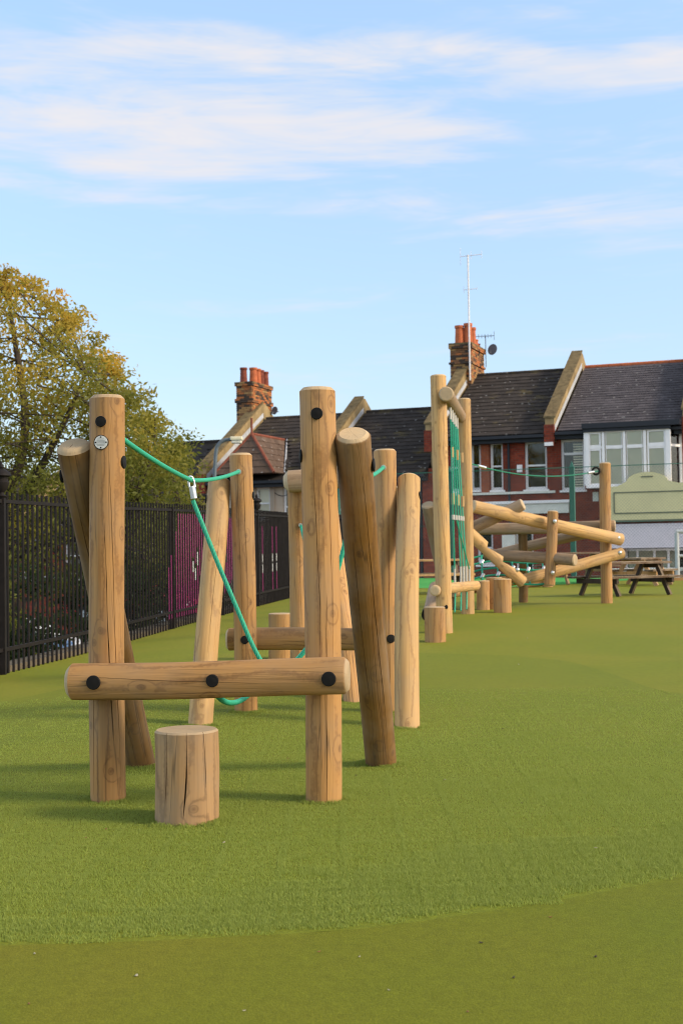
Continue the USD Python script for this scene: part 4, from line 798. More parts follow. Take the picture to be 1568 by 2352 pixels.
# ------------------------------------------------------------------ chain link fence at the far end
clf = thing('chain_link_fence', 'tall green chain link fence in front of the brick houses', 'fence', street(0, BACKB), -TH)
CL0, CL1, ZB, ZT = -4.4, 9.2, 0.26, 3.30
for a in (-4.4, -1.05, 2.35, 5.7, 9.1):
    p = part(clf, 'post', cat([bx(a - 0.065, a + 0.065, -0.065, 0.065, 0.1, 3.26)]), M_FGREEN)
    t = trimesh.creation.cone(0.075, 0.16, sections=4); t.apply_transform(trimesh.transformations.rotation_matrix(PI / 4, (0, 0, 1))); t.apply_translation((a, 0, 3.262)); part(p, 'post_cap', t, M_FGREEN)
for z in (ZT - 0.06, 1.75, ZB + 0.02): part(clf, 'line_wire', rod((CL0, -0.072, z), (CL1, -0.072, z), 0.012 if z > 3 else 0.006, 6), M_FGREEN)
def mesh_wires():
    ms = []; H = ZT - 0.08 - ZB; step = 0.085; v, f = [], []
    r = 0.0022
    for sgn in (1, -1):
        for x in np.arange(CL0 - H, CL1 + H, step):
            x0, x1 = x, x + sgn * H; z0, z1 = ZB, ZB + H
            lo, hi = 0.0, 1.0
            for L_, s_ in ((CL0, 1), (CL1, -1)):
                d0, d1 = (x0 - L_) * s_, (x1 - L_) * s_
                if d0 < 0 and d1 < 0: lo = 2; break
                if d0 < 0: lo = max(lo, d0 / (d0 - d1))
                if d1 < 0: hi = min(hi, d0 / (d0 - d1))
            if hi - lo < 0.02: continue
            a = np.array([x0 + (x1 - x0) * lo, -0.078 + 0.002 * sgn, z0 + H * lo]); b = np.array([x0 + (x1 - x0) * hi, -0.078 + 0.002 * sgn, z0 + H * hi])
            d = (b - a) / np.linalg.norm(b - a); n1 = np.cross(d, [0, 1, 0]); n2 = np.array([0, 1.0, 0])
            k = len(v)
            for P in (a, b):
                for t in (0, 2 * PI / 3, 4 * PI / 3): v.append(P + r * (n1 * math.cos(t) + n2 * math.sin(t)))
            for q in range(3): f += [[k + q, k + (q + 1) % 3, k + 3 + (q + 1) % 3], [k + q, k + 3 + (q + 1) % 3, k + 3 + q]]
    return np.array(v), np.array(f)
M_WIRE = plain('dull_wire', (0.19, 0.185, 0.165), 0.7, 0.2)
part(clf, 'wire_mesh', mesh_wires(), M_WIRE, kind='stuff')

# low boundary wall and handrail at the right
bw_ = thing('boundary_wall', 'low pale wall at the foot of the shop, behind the steel barrier', 'wall', street(3.0, -7.6), -TH)
part(bw_, 'wall_face', bx(0, 7, 0, 0.3, -0.3, 0.42), M_STONE); part(bw_, 'wall_cap', bx(-0.04, 7.04, -0.05, 0.35, 0.422, 0.50), M_CREAM)
hr = thing('steel_barrier', 'galvanised tubular barrier at the right picture edge', 'barrier', (8.25, 32.2, 0.25), -0.1)
for x in (0.0, 2.4): part(hr, 'upright', rod((x, 0, -0.05), (x, 0, 1.17), 0.055, 12), M_GALV)
part(hr, 'top_rail', rod((-0.02, 0, 1.20), (2.42, 0, 1.20), 0.05, 12), M_GALV); part(hr, 'middle_rail', rod((0.05, 0, 0.60), (2.35, 0, 0.60), 0.035, 12), M_GALV)
part(hr, 'timber_edge', bx(-0.35, 2.9, -0.25, -0.1, -0.02, 0.07), W_ORANGE)

# ------------------------------------------------------------------ street lamp
lamp = thing('street_lamp', 'grey street lamp with a short bent arm and cream lantern', 'street lamp', (-3.44, 36.0, -1.6))
pth = spline([(0, 0, 0), (0, 0, 3.0), (0, 0, 5.45), (0.06, 0, 5.68), (0.22, 0, 5.80), (0.42, 0, 5.82)], 40)
part(lamp, 'pole', rope(pth, 0.05, 0, sides=12), M_LAMPPOLE, 40)
def rbox(sx, sy, sz, b):
    import manifold3d
    return manifold3d.Manifold.batch_hull([manifold3d.Manifold.sphere(b, 12).translate([x * (sx - b), y * (sy - b), z * (sz - b)]) for x in (-1, 1) for y in (-1, 1) for z in (-1, 1)])
hd = rbox(0.17, 0.11, 0.055, 0.03).translate([0.57, 0, 5.84]); part(lamp, 'lantern', hd, M_LAMPHEAD, 40)
hb = rbox(0.14, 0.085, 0.05, 0.03).translate([0.575, 0, 5.755]); part(lamp, 'lamp_bowl', hb, M_CREAM, 40)

# ------------------------------------------------------------------ rope crossing (front)
rc = thing('rope_crossing', 'nearest log rope crossing: four upright posts, raking logs, green ropes', 'play structure')
FLt, FLb, FRt, FRb = (-1.052, 5.86, 1.815), (-1.058, 5.87, -0.25), (-0.095, 5.775, 1.825), (-0.098, 5.785, -0.25)
BLt, BLb, BRt, BRb = (-0.690, 9.03, 1.785), (-0.672, 9.03, -0.25), (0.300, 8.93, 1.79), (0.306, 8.93, -0.25)
R = 0.0785
pFL = log(rc, 'post', FLb, FLt, R, W_TAN, 11, [(-0.30, 0.32, 2.03, 0.55, 0.0032, 0.02), (0.22, 0.75, 1.75, 0.3, 0.0018, 0.012), (-0.9, -0.75, 0.3, 0.9, 0.0014, 0.01)], spin=0.15)
pFR = log(rc, 'post', FRb, FRt, R + 0.001, W_TAN, 12, [(-0.35, -0.1, 2.05, 0.9, 0.0016, 0.012), (0.1, 0.2, 0.25, 1.15, 0.0018, 0.014), (0.55, 0.62, 1.7, 0.9, 0.0011, 0.01)])
pBL = log(rc, 'post', BLb, BLt, R, W_TAN, 13, [(0.25, 0.35, 1.98, 0.7, 0.002, 0.014), (-0.2, -0.3, 0.5, 1.9, 0.0013, 0.01)])
pBR = log(rc, 'post', BRb, BRt, R, W_TAN, 14, [(0.1, 0.3, 0.4, 1.6, 0.0015, 0.012)])
def extend(a, b, t): a, b = np.array(a), np.array(b); return tuple(a + (b - a) * t)
LLt, LLb = np.array([-1.205, 5.86, 1.60]), np.array([-1.055, 6.80, 0.0])
LRt, LRb = np.array([0.058, 5.74, 1.615]), np.array([0.178, 6.74, 0.0])
KLt, KLb = np.array([-0.850, 9.09, 1.60]), np.array([-0.915, 8.37, 0.0])
KRt, KRb = np.array([0.464, 8.98, 1.60]), np.array([0.385, 8.12, 0.0])
lL = log(rc, 'raking_log', LLb + (LLb - LLt) * 0.12, LLt, R, W_SHADED, 21, [(-0.35, -0.05, 1.85, 0.4, 0.0022, 0.016)], cham=0.02, label='dark raking log on the left, underside shade painted in, tilted towards the viewer')
lR = log(rc, 'raking_log', LRb + (LRb - LRt) * 0.12, LRt, R + 0.001, W_SHADED, 22, [(0.42, 0.55, 1.95, 0.5, 0.0022, 0.016), (-0.5, -0.4, 1.6, 0.7, 0.0012, 0.01)], cham=0.02, label='dark raking log, underside shade painted in, leaning on the right front post')
kL = log(rc, 'raking_log', KLb + (KLb - KLt) * 0.12, KLt, R, W_PALE, 23, [(0.25, 0.45, 0.7, 1.6, 0.0012, 0.01)], label='pale raking log, sky brightness painted in, leaning on the rear left post')  # pale wood on both rear rakes paints in their sky-facing brightness
kR = log(rc, 'raking_log', KRb + (KRb - KRt) * 0.12, KRt, R, W_PALE, 24, [], label='pale raking log, sky brightness painted in, leaning on the rear right post')
b1a, b1b = np.array([-1.202, 5.715, 0.549]), np.array([0.022, 5.585, 0.562])
fb1 = log(rc, 'cross_beam', b1a, b1b, R + 0.001, W_TAN, 31, [(0.62, 0.80, 0.30, 1.0, 0.0026, 0.018), (-0.35, 0.2, 0.15, 0.85, 0.0010, 0.008)], cham=0.02, label='front cross beam with three black bolt caps')
fb2 = log(rc, 'cross_beam', (-0.815, 9.19, 0.487), (0.372, 9.06, 0.487), R, W_TAN, 32, [(0.15, 0.5, 0.4, 1.1, 0.0024, 0.016)], label='rear cross beam behind the far posts')
# bolt caps
bd = (b1b - b1a) / np.linalg.norm(b1b - b1a); fn = np.array([-0.108, -0.994, 0.0])
for t, rr in ((0.112, 0.031), (0.533, 0.0275), (0.937, 0.031)):
    c = b1a + bd * 1.231 * t + fn * (R + 0.003); part(fb1, 'bolt_cap', cap_disc((0, 0, 0), fn, rr), M_CAP, 35)
    g = stage.GetPrimAtPath(str(fb1.GetPath()) + '/' + sorted([x.GetName() for x in fb1.GetChildren()])[-1])
    M, _ = frame_to(b1a, b1b); L = np.linalg.inv(M); m = L.copy(); tr = np.eye(4); tr[:3, 3] = c
    UsdGeom.Mesh(g).AddTransformOp().Set(Gf.Matrix4d(*(L @ tr).T.ravel()))
def child_world(parent, p0, p1, name, mesh, mat, smooth=35, spin=0.0):
    """A sub-part given in site coordinates under a log placed by frame_to(p0, p1)."""
    M, _ = frame_to(p0, p1, spin); m = mesh.copy(); m.apply_transform(np.linalg.inv(M)); return part(parent, name, m, mat, smooth)
def on_post(pst, b, t, z, ang, rr=0.029, spin=0.0, out=R):
    """Bolt cap on a post at height z, at plan angle ang (0 = facing the viewer, + = to the right)."""
    b, t = np.array(b), np.array(t); c = b + (t - b) * (z - b[2]) / (t[2] - b[2]); n = np.array([math.sin(ang), -math.cos(ang), 0])
    child_world(pst, b, t, 'bolt_cap', cap_disc(c + n * (out - 0.001), n, rr), M_CAP, 35, spin)
on_post(pFL, FLb, FLt, 1.690, -0.12, 0.0245, 0.15); on_post(pFL, FLb, FLt, 1.512, 1.45, 0.030, 0.15)
on_post(pFR, FRb, FRt, 1.702, -0.08, 0.0265); on_post(pFR, FRb, FRt, 1.522, -1.5, 0.030)
on_post(pBL, BLb, BLt, 0.50, 0.06, 0.029); on_post(pBL, BLb, BLt, 1.49, 1.45, 0.030)
on_post(pBR, BRb, BRt, 0.50, 0.22, 0.029)
def on_rake(l, b, t, bb, q, ang, rr=0.03):
    b = np.array(b) + (np.array(b) - np.array(t)) * 0.12; t = np.array(t); c = b + (t - b) * q; n = np.array([math.sin(ang), -math.cos(ang), 0.0])
    ax = (t - b) / np.linalg.norm(t - b); n = n - ax * (n @ ax); n /= np.linalg.norm(n)
    child_world(l, b, t, 'bolt_cap', cap_disc(c + n * (R - 0.003), n, rr), M_CAP)
on_rake(lL, LLb, LLt, 0, 0.925, -1.5); on_rake(lR, LRb, LRt, 0, 0.925, 1.5); on_rake(kR, KRb, KRt, 0, 0.925, 1.45); on_rake(kL, KLb, KLt, 0, 0.925, -1.45)
# maker's badge (blank lines of small print)
bn = np.array([math.sin(-0.10), -math.cos(-0.10), 0.0]); bc = np.array([-1.0535, 5.862, 1.597]) + bn * (R - 0.004)
bM, _ = frame_to(bc, bc + bn)
def at_badge(m): m = m.copy(); m.apply_transform(bM); return m
dsk = lathe([(0, 0), (0.030, 0), (0.0305, 0.003), (0.029, 0.0075), (0.0, 0.0078)], 36); dsk.fix_normals()
bg = part(rc, 'badge', at_badge(dsk), M_BADGE, 35)
part(rc, 'badge_recess', at_badge(lathe([(0.031, 0.0), (0.0335, 0.0), (0.0335, 0.0058), (0.031, 0.0058)], 36)), W_DARK, 35)
for k in range(4):
    m = trimesh.creation.cylinder(0.0032, 0.003, sections=12); m.apply_translation((0.0235 * math.cos(k * PI / 2), 0.0235 * math.sin(k * PI / 2), 0.0085)); part(bg, 'screw', at_badge(m), M_CAP)
ex, ey = bM[:3, 0], bM[:3, 1]
rb = np.random.default_rng(2)
# in the badge frame local x points down the post side or along it; lay the lines of print horizontally
hor = np.array([math.cos(-0.10), math.sin(-0.10), 0.0]); upv = np.array([0, 0, 1.0])
ink = []
for k in range(6):
    zc = 0.015 - k * 0.0058; half = math.sqrt(0.0265 ** 2 - zc ** 2) - 0.007; x = -half
    while x < half:
        w = rb.uniform(0.002, 0.006); w = min(w, half - x)
        if w > 0.001:
            c = bc + bn * 0.0082 + hor * (x + w / 2) + upv * zc
            m = trimesh.creation.box((w, 0.0006, 0.0016)); T = np.eye(4); T[:3, 0] = hor; T[:3, 1] = -bn; T[:3, 2] = upv; T[:3, 3] = c; m.apply_transform(T); ink.append(m)
        x += w + 0.0012
part(bg, 'small_print', cat(ink), M_INK)
# ropes
RR = 0.0125
def tension(a, m, b, d):
    return np.vstack([sag(a, m, d, 20), sag(m, b, d, 20)[1:]])
handL = tension((-1.05, 5.90, 1.672), (-0.848, 7.40, 1.512), (-0.700, 8.955, 1.655), 0.018)
handR = tension((-0.09, 5.82, 1.670), (0.10, 7.40, 1.505), (0.288, 8.855, 1.662), 0.018)
part(rc, 'hand_rope', rope(handL, RR, 0, sides=14), M_ROPE, 40)
part(rc, 'hand_rope', rope(handR, RR, 0, sides=14), M_ROPE, 40)
part(rc, 'rope_socket', rod((-0.700, 8.935, 1.652), (-0.702, 8.975, 1.655), 0.019, 14), M_STEEL)
part(rc, 'rope_socket', rod((0.288, 8.835, 1.659), (0.290, 8.87, 1.662), 0.019, 14), M_STEEL)
foot_mid = np.array([-0.402, 7.40, 0.375])
hl = spline([(-0.842, 7.40, 1.40), (-0.775, 7.40, 1.225), (-0.70, 7.40, 1.03), (-0.58, 7.40, 0.735), (-0.448, 7.40, 0.455), foot_mid + [0, 0, 0.02]], 70)
hrr = spline([(0.085, 7.40, 1.39), (0.040, 7.40, 1.25), (0.005, 7.40, 1.10), (-0.035, 7.40, 0.96), (-0.11, 7.40, 0.75), (-0.24, 7.40, 0.51), foot_mid + [0.02, 0, 0.02]], 70)
part(rc, 'hanging_rope', rope(hl, RR, 6), M_ROPE, 60); part(rc, 'hanging_rope', rope(hrr, RR, 6), M_ROPE, 60)
fr = spline([(-0.60, 5.70, 0.555), (-0.585, 5.80, 0.50), (-0.545, 6.15, 0.395), (-0.50, 6.5, 0.372), (-0.46, 6.9, 0.385), foot_mid, (-0.35, 7.9, 0.385), (-0.28, 8.5, 0.425), (-0.22, 9.05, 0.485)], 90)
fr2 = spline([(-0.60, 5.70, 0.55), (-0.62, 5.85, 0.47), (-0.59, 6.2, 0.40), (-0.52, 6.65, 0.392), foot_mid], 40)
part(rc, 'foot_rope', rope(fr, RR, 6), M_ROPE, 60)
def clamp(p, d):
    d = np.asarray(d) / np.linalg.norm(d); p = np.asarray(p, float)
    c = part(rc, 'clamp', cat([rod(p + d * 0.035, p + d * 0.105, 0.0185, 16)]), M_STEEL, 35)
    t = np.linspace(0, PI, 14); hz = np.array([0.95, 0.3, 0]); lp = [p + d * 0.04 + hz * 0.016 * math.cos(q) * 1.0 - d * 0.062 * math.sin(q) ** 0.6 for q in t]
    part(c, 'shackle', rope(np.array(lp), 0.0065, 0, sides=10), M_STEEL, 40)
clamp((-0.848, 7.385, 1.512), hl[3] - np.array([-0.848, 7.40, 1.512])); clamp((0.10, 7.385, 1.503), hrr[3] - np.array([0.10, 7.40, 1.503]))
clamp(foot_mid + [0, 0, 0.0], hl[-6] - hl[-1])

# ------------------------------------------------------------------ log frame behind it
lf = thing('play_trestle', 'log frame with a horizontal top log, half hidden behind the rope crossing', 'play structure')
log(lf, 'post', (-0.385, 11.62, -0.2), (-0.400, 11.62, 1.66), 0.082, W_TAN, 41, [(0.1, 0.3, 1.8, 0.6, 0.002, 0.012)])
log(lf, 'post', (0.545, 11.5, -0.2), (0.540, 11.5, 1.66), 0.082, W_TAN, 42)
log(lf, 'top_log', (-0.50, 11.46, 1.715), (0.34, 11.36, 1.77), 0.098, W_GREY, 43, cham=0.045)
log(lf, 'raking_log', (0.075, 9.45, -0.12), (-0.115, 11.25, 1.58), 0.075, W_TAN, 44)
part(lf, 'hand_rope', rope(sag((-0.36, 11.53, 1.33), (-0.15, 9.6, 1.25), 0.2), RR, 0, sides=12), M_ROPE, 40)
part(lf, 'rope_socket', rod((-0.365, 11.545, 1.332), (-0.362, 11.51, 1.33), 0.018, 12), M_STEEL)

# ------------------------------------------------------------------ stumps
def stump(x, y, r, h, seed, label, mat=W_STUMP, cracks=()):
    z = float(G(x, y)); t = thing('log_stump', label, 'stump', (x, y, z), group='step stumps on the turf')
    m, L = frame_to((0, 0, -0.1), (0.0, 0.0, h))
    part(t, 'trunk', log_mesh(L, r * 1.01, r, seed, cracks, 72, 0.008, 0.003, 0.03), mat, 40, m)
    return t
stump(-0.652, 5.40, 0.130, 0.375, 61, 'cracked round stump standing in front of the nearest cross beam', W_STUMP, [(0.02, 0.12, 0.14, 0.49, 0.0045, 0.03), (-0.62, -0.55, 0.2, 0.49, 0.002, 0.02), (0.72, 0.66, 0.26, 0.49, 0.0022, 0.02)])
stump(-0.625, 13.0, 0.117, 0.455, 62, 'stump behind the rear cross beam, left of the log frame post', W_TAN)
stump(1.010, 14.42, 0.115, 0.385, 63, 'stump in front of the rope climbing frame, left of its near post', W_TAN)
stump(2.07, 19.3, 0.095, 0.43, 64, 'slim stump just right of the climbing frame rear post', W_TAN)
stump(2.27, 18.6, 0.125, 0.475, 65, 'stout stump below the log climber, rightmost of the stumps', W_TAN)
stump(2.25, 19.45, 0.12, 0.47, 66, 'stump almost hidden behind the stout rightmost stump', W_TAN)

# ------------------------------------------------------------------ rope climbing frame
cf = thing('rope_climbing_frame', 'tall two-post climbing frame with bundle of green vertical ropes', 'play structure')
CR = 0.094
A0, A1 = (1.203, 15.45, -0.1), (1.165, 15.45, 3.17); B0_, B1_ = (1.748, 18.4, -0.1), (1.757, 18.4, 3.225)
pA = log(cf, 'post', A0, A1, CR, W_PALE, 71, [(0.5, 0.2, 0.5, 1.9, 0.002, 0.012)])
pB = log(cf, 'post', B0_, B1_, CR, W_PALE, 72)
X0, X1 = np.array([1.238, 15.16, 2.915]), np.array([1.685, 18.32, 2.965])
log(cf, 'cross_log', X0, X1, 0.086, W_GREY, 73, cham=0.012)
Y0, Y1 = np.array([1.085, 15.35, 0.615]), np.array([1.83, 18.0, 0.60])
log(cf, 'lower_log', Y0, Y1, 0.066, W_PALE, 74)
child_world(pA, A0, A1, 'bolt_cap', cap_disc(np.array([1.20, 15.45, 0.42]) + np.array([0.0, -1.0, 0]) * (CR - 0.004), (0.0, -1.0, 0), 0.032), M_CAP)
rgn = np.random.default_rng(5)
for k in range(5):
    t = 0.26 + k * 0.125
    top = X0 + (X1 - X0) * t - [0, 0, 0.085]; bot = Y0 + (Y1 - Y0) * (t * 0.9 + 0.07) + [0, 0, 0.07]
    mid = top + (bot - top) * 0.62 + [0.0, 0, 0]
    bot = Y0 + (Y1 - Y0) * (0.45 + 0.30 * k / 4) + [0, 0, 0.066]
    mid = top + (bot - top) * 0.62 + [0.0, 0, 0]
    bot2 = Y0 + (Y1 - Y0) * 0.83 + [0, 0, 0.066] if k == 1 else bot
    path = np.vstack([top - [0, 0, 0.10], mid, bot2 + [0, 0, 0.16]])
    d = np.linspace(0, 2, 15); path = np.column_stack([np.interp(d, [0, 1, 2], path[:, q]) for q in range(3)])
    rp = part(cf, 'climbing_rope', rope(path, 0.0095, 0, sides=8), M_ROPE, 40)
    part(rp, 'ferrule', rod(top, top - [0, 0, 0.15], 0.014, 8), M_FERR, 35)
    part(rp, 'ferrule', rod(bot2, bot2 + [0, 0, 0.2], 0.014, 8), M_FERR, 35)
    part(rp, 'clamp', rod(mid - [0, 0, 0.03], mid + [0, 0, 0.03], 0.02, 8), M_FERR, 35)
    if k % 2 == 0: part(rp, 'knot_block', rod(mid + [0, 0, 0.16], mid + [0, 0, 0.30], 0.02, 10), W_PALE, 35); part(rp, 'knot_block', rod(mid + [0, 0, 0.75], mid + [0, 0, 0.88], 0.02, 10), W_PALE, 35)
    if k % 2 == 0: part(cf, 'loose_end', rope(sag(bot - [0, 0, 0.14], bot + [-0.03, -0.25, -0.36], 0.03, 8), 0.0095, 0, sides=8), M_ROPE, 40)

bl = thing('balance_log', 'log lying low behind the climbing frame post with a black rubber end', 'log')
log(bl, 'log_body', (1.035, 15.75, 0.33), (1.25, 17.6, 0.58), 0.085, W_GREY, 75)
part(bl, 'rubber_end', rod((1.025, 15.66, 0.318), (1.036, 15.755, 0.331), 0.088, 24), M_CAP, 35)

# ------------------------------------------------------------------ log climber
lc = thing('log_climber', 'zigzag climber of crossing logs with notched ramp, net and tall end post', 'play structure')
JX = (4.205, 20.85)
log(lc, 'post', (4.195, 20.85, 0.0), (4.225, 20.85, 2.445), 0.09, W_TAN, 81, [(-0.3, 0.1, 1.5, 2.4, 0.0025, 0.012)])
Aa, Ab = np.array([1.98, 19.75, 1.74]), np.array([4.42, 20.66, 1.205])
a_ = log(lc, 'sloping_log', Aa, Ab, 0.098, W_PALE, 82)
log(lc, 'short_log', (1.95, 20.2, 1.40), (2.78, 19.93, 1.765), 0.092, W_GREY, 83)
log(lc, 'level_log', (1.95, 21.4, 1.42), (4.40, 20.92 + 0.09, 1.43), 0.094, W_GREY, 84)
log(lc, 'brace_log', (2.55, 22.2, 0.98), (4.05, 21.3, 1.35), 0.088, W_GREY, 85)
log(lc, 'low_log', (2.25, 20.6, 1.02), (3.52, 19.72, 0.90), 0.088, W_GREY, 86)
Fa, Fb = np.array([2.70, 20.05, 0.585]), np.array([4.43, 20.66, 1.005])
f_ = log(lc, 'rising_log', Fa, Fb, 0.088, W_PALE, 87)
log(lc, 'notched_log', (1.85, 19.75, 1.40), (2.76, 19.95, 0.57), 0.092, W_PALE, 88, notch=[(-PI / 2, 0.42, 0.30, 0.075), (-PI / 2, 0.74, 0.30, 0.075)], step=0.03)
i_ = log(lc, 'hanging_log', (3.15, 19.88, 0.52), (3.225, 19.95, 1.66), 0.082, W_TAN, 89)
log(lc, 'foot_log', (1.62, 19.3, 0.46), (2.76, 20.15, 0.64), 0.085, W_PALE, 90)
log(lc, 'raking_log', (1.62, 19.6, 0.1), (1.235, 18.55, 1.745), 0.095, W_GREY, 92)
log(lc, 'prop_log', (2.98, 21.6, 0.2), (2.95, 21.3, 1.35), 0.075, W_SHADED, 91)
for c in ((4.345, 20.555, 1.235), (4.365, 20.555, 1.005), (3.235, 19.855, 1.50), (3.175, 19.785, 0.72), (2.66, 19.865, 0.77)):
    part(lc, 'bolt_head', cap_disc(np.array(c), (0.05, -1, 0.0), 0.030, 0.03), M_STEEL, 35)
rn = np.random.default_rng(12)
NT = [np.array([1.9 + 1.2 * u + 0.1 * w, 19.95 + 1.1 * w, 0.50 + 0.42 * w + 0.10 * u + 0.05 * math.sin(5 * u)]) for u in np.linspace(0, 1, 6) for w in np.linspace(0, 1, 5)]
for u in range(6): part(lc, 'net_rope', rope(spline([NT[u * 5 + w] for w in range(5)], 16), 0.015, 0, sides=7), M_ROPE, 40)
for w in range(5): part(lc, 'net_rope', rope(spline([NT[u * 5 + w] for u in range(6)], 18), 0.015, 0, sides=7), M_ROPE, 40)
for k in (1, 3, 6, 8, 11, 14, 17, 19, 22, 24, 27): part(lc, 'net_clamp', rod(NT[k] - [0.02, 0.03, 0.03], NT[k] + [0.02, 0.03, 0.035], 0.028, 8), M_STEEL, 35)
zp = sag((1.83, 18.38, 2.30), (4.12, 20.8, 2.315), 0.13, 40)
zr = part(lc, 'zip_rope', rope(zp, 0.009, 0, sides=8), M_ROPED, 40)
for q in (2, 35): part(zr, 'ferrule', rod(zp[q], zp[q + 2], 0.022, 10), M_STEEL, 35)
tm = trimesh.creation.torus(0.055, 0.018, 20, 8); tm.apply_transform(trimesh.transformations.rotation_matrix(PI / 2, (1, 0, 0))); tm.apply_translation((4.06, 20.77, 2.31)); part(zr, 'shackle', tm, M_IRON, 40)

# ------------------------------------------------------------------ picnic tables
def picnic_table(label, x, y, rot, L, H, mt, ml, top_mat=None):
    t = thing('picnic_table', label, 'picnic table', (x, y, float(G(x, y))), rot, 'picnic tables at the far end of the playground')
    s = H / 0.72; tw, bw = 0.70 * s, 1.36 * s
    for k in range(5):
        y0 = -tw / 2 + k * tw / 5; part(t, 'top_plank', bx(-L / 2, L / 2, y0 + 0.005, y0 + tw / 5 - 0.005, H - 0.04, H), top_mat or mt)
    for sg in (-1, 1):
        for k in range(2):
            y0 = sg * (bw / 2 - 0.13 * s) - 0.13 * s + k * 0.13 * s
            part(t, 'bench_plank', bx(-L / 2, L / 2, y0 + 0.004, y0 + 0.13 * s - 0.004, 0.42 * s - 0.038, 0.42 * s), top_mat or mt)
    for sx in (-1, 1):
        xx = sx * (L / 2 - 0.26 * s)
        part(t, 'bench_bearer', bx(xx - 0.025, xx + 0.025, -bw / 2 + 0.02, bw / 2 - 0.02, 0.42 * s - 0.15 * s, 0.42 * s - 0.042), ml)
        part(t, 'top_bearer', bx(xx - 0.025, xx + 0.025, -tw / 2 + 0.02, tw / 2 - 0.02, H - 0.14 * s, H - 0.044), ml)
        for sg in (-1, 1):
            part(t, 'leg', bar((xx + sx * -0.052, sg * 0.62 * s, 0.0), (xx + sx * -0.052, sg * 0.22 * s, H - 0.05), 0.10 * s, 0.048, 0.0 if False else PI / 2 * 0), ml)
    return t
picnic_table('dark stained picnic table right of the log climber end post', 5.20, 24.1, 0.50, 1.75, 0.62, W_TABLE, W_DARK, W_TABLE)
picnic_table('orange legged picnic table behind the log climber', 5.55, 31.0, 0.25, 1.65, 0.74, W_TABLE, W_ORANGE, W_TABLE)
picnic_table('pale topped picnic table left of the climbing frame, partly hidden', 1.75, 26.5, 0.15, 1.6, 0.70, W_TABLE, W_TABLE, W_PALE)
picnic_table('brown picnic table behind the dark one, near the steel barrier', 6.75, 29.5, 0.9, 1.3, 0.62, W_ORANGE, W_ORANGE, W_TABLE)
st = thing('reclining_seat', 'thick reclining log seat on the bright green surface, behind the hanging log', 'log seat', (4.2, 29.2, float(G(4.2, 29.2))), 0.2)
log(st, 'log_body', (-0.3, 0, 0.15), (0.32, 0.1, 0.17), 0.15, W_ORANGE, 95); log(st, 'log_end', (0.38, -0.05, 0.0), (0.40, -0.05, 0.36), 0.12, W_ORANGE, 96)

# ------------------------------------------------------------------ trees and shrubs
def leaf_look(name, ramp):
    return look(name, {'g': ('geometry', {}), 'x': ('separate_xyz', {}), 'h': ('map_range', {'from_min': 0.5, 'from_max': 8.0, 'to_min': -0.16, 'to_max': 0.44}), 'n': ('noise_texture', {'scale': 0.75, 'detail': 2.0}),
                       'nm': ('map_range', {'from_min': 0.3, 'from_max': 0.7, 'to_min': -0.2, 'to_max': 0.2}), 'a': ('math', {'math_type': 'add'}), 'a2': ('math', {'math_type': 'add'}), 'r': ('rgb_ramp', {'ramp': ramp}),
                       'p': ('principled_bsdf', {'roughness': 0.6, 'specular_ior_level': 0.25}), 't': ('translucent_bsdf', {}), 'mx': ('mix_closure', {'fac': 0.5})},
                [('g.random_per_island', 'a.value1'), ('g.position', 'x.vector'), ('x.z', 'h.value'), ('h.result', 'a.value2'), ('g.position', 'n.vector'), ('n.fac', 'nm.value'), ('a.value', 'a2.value1'), ('nm.result', 'a2.value2'),
                 ('a2.value', 'r.fac'), ('r.color', 'p.base_color'), ('r.color', 't.color'), ('p.BSDF', 'mx.closure1'), ('t.BSDF', 'mx.closure2')], 'mx.closure')
M_AUT = leaf_look('autumn_leaf', [(0.0, (0.14, 0.145, 0.022)), (0.2, (0.28, 0.23, 0.03)), (0.42, (0.52, 0.32, 0.038)), (0.65, (0.64, 0.30, 0.042)), (0.85, (0.66, 0.22, 0.04)), (1.0, (0.55, 0.12, 0.03))])
M_HEDGE = leaf_look('hedge_leaf', [(0.0, (0.03, 0.045, 0.01)), (0.5, (0.06, 0.07, 0.014)), (0.8, (0.11, 0.09, 0.018)), (1.0, (0.2, 0.09, 0.02))])
def leaves(centers, radii, per, size, seed):
    r = np.random.default_rng(seed); C = np.repeat(centers, per, 0); n = len(C)
    d = r.normal(size=(n, 3)); d /= np.linalg.norm(d, axis=1, keepdims=True)
    p = C + d * (np.repeat(radii, per) * r.random(n) ** 0.45)[:, None] * [1, 1, 0.75]
    a = r.normal(size=(n, 3)); a /= np.linalg.norm(a, axis=1, keepdims=True); b = np.cross(a, r.normal(size=(n, 3))); b /= np.linalg.norm(b, axis=1, keepdims=True)
    s = size * r.uniform(0.6, 1.35, n)[:, None]
    v = np.stack([p - a * s, p + b * s * 0.42 - a * s * 0.1, p + a * s, p - b * s * 0.42 - a * s * 0.1], 1).reshape(-1, 3); k = np.arange(n)[:, None] * 4
    return v, np.vstack([k + [0, 1, 2], k + [0, 2, 3]])
def limb(pts, r0, r1):
    p = spline(pts, 18); return [rod(p[i], p[i + 1] + (p[i + 1] - p[i]) * 0.05, r0 + (r1 - r0) * i / 17, 7) for i in range(17)]
tr = thing('autumn_tree', 'big broad tree with olive and orange autumn leaves behind the railing', 'tree', (-7.1, 27.5, -1.9))
rt = np.random.default_rng(21)
top_x = [-6.5, -4.0, -1.5, 0.4, 0.75, 1.4, 2.25, 2.9, 3.4, 3.9, 4.15]; top_z = [6.5, 8.4, 9.4, 9.05, 8.75, 8.3, 7.35, 6.35, 5.7, 5.1, 3.4]
cl = []
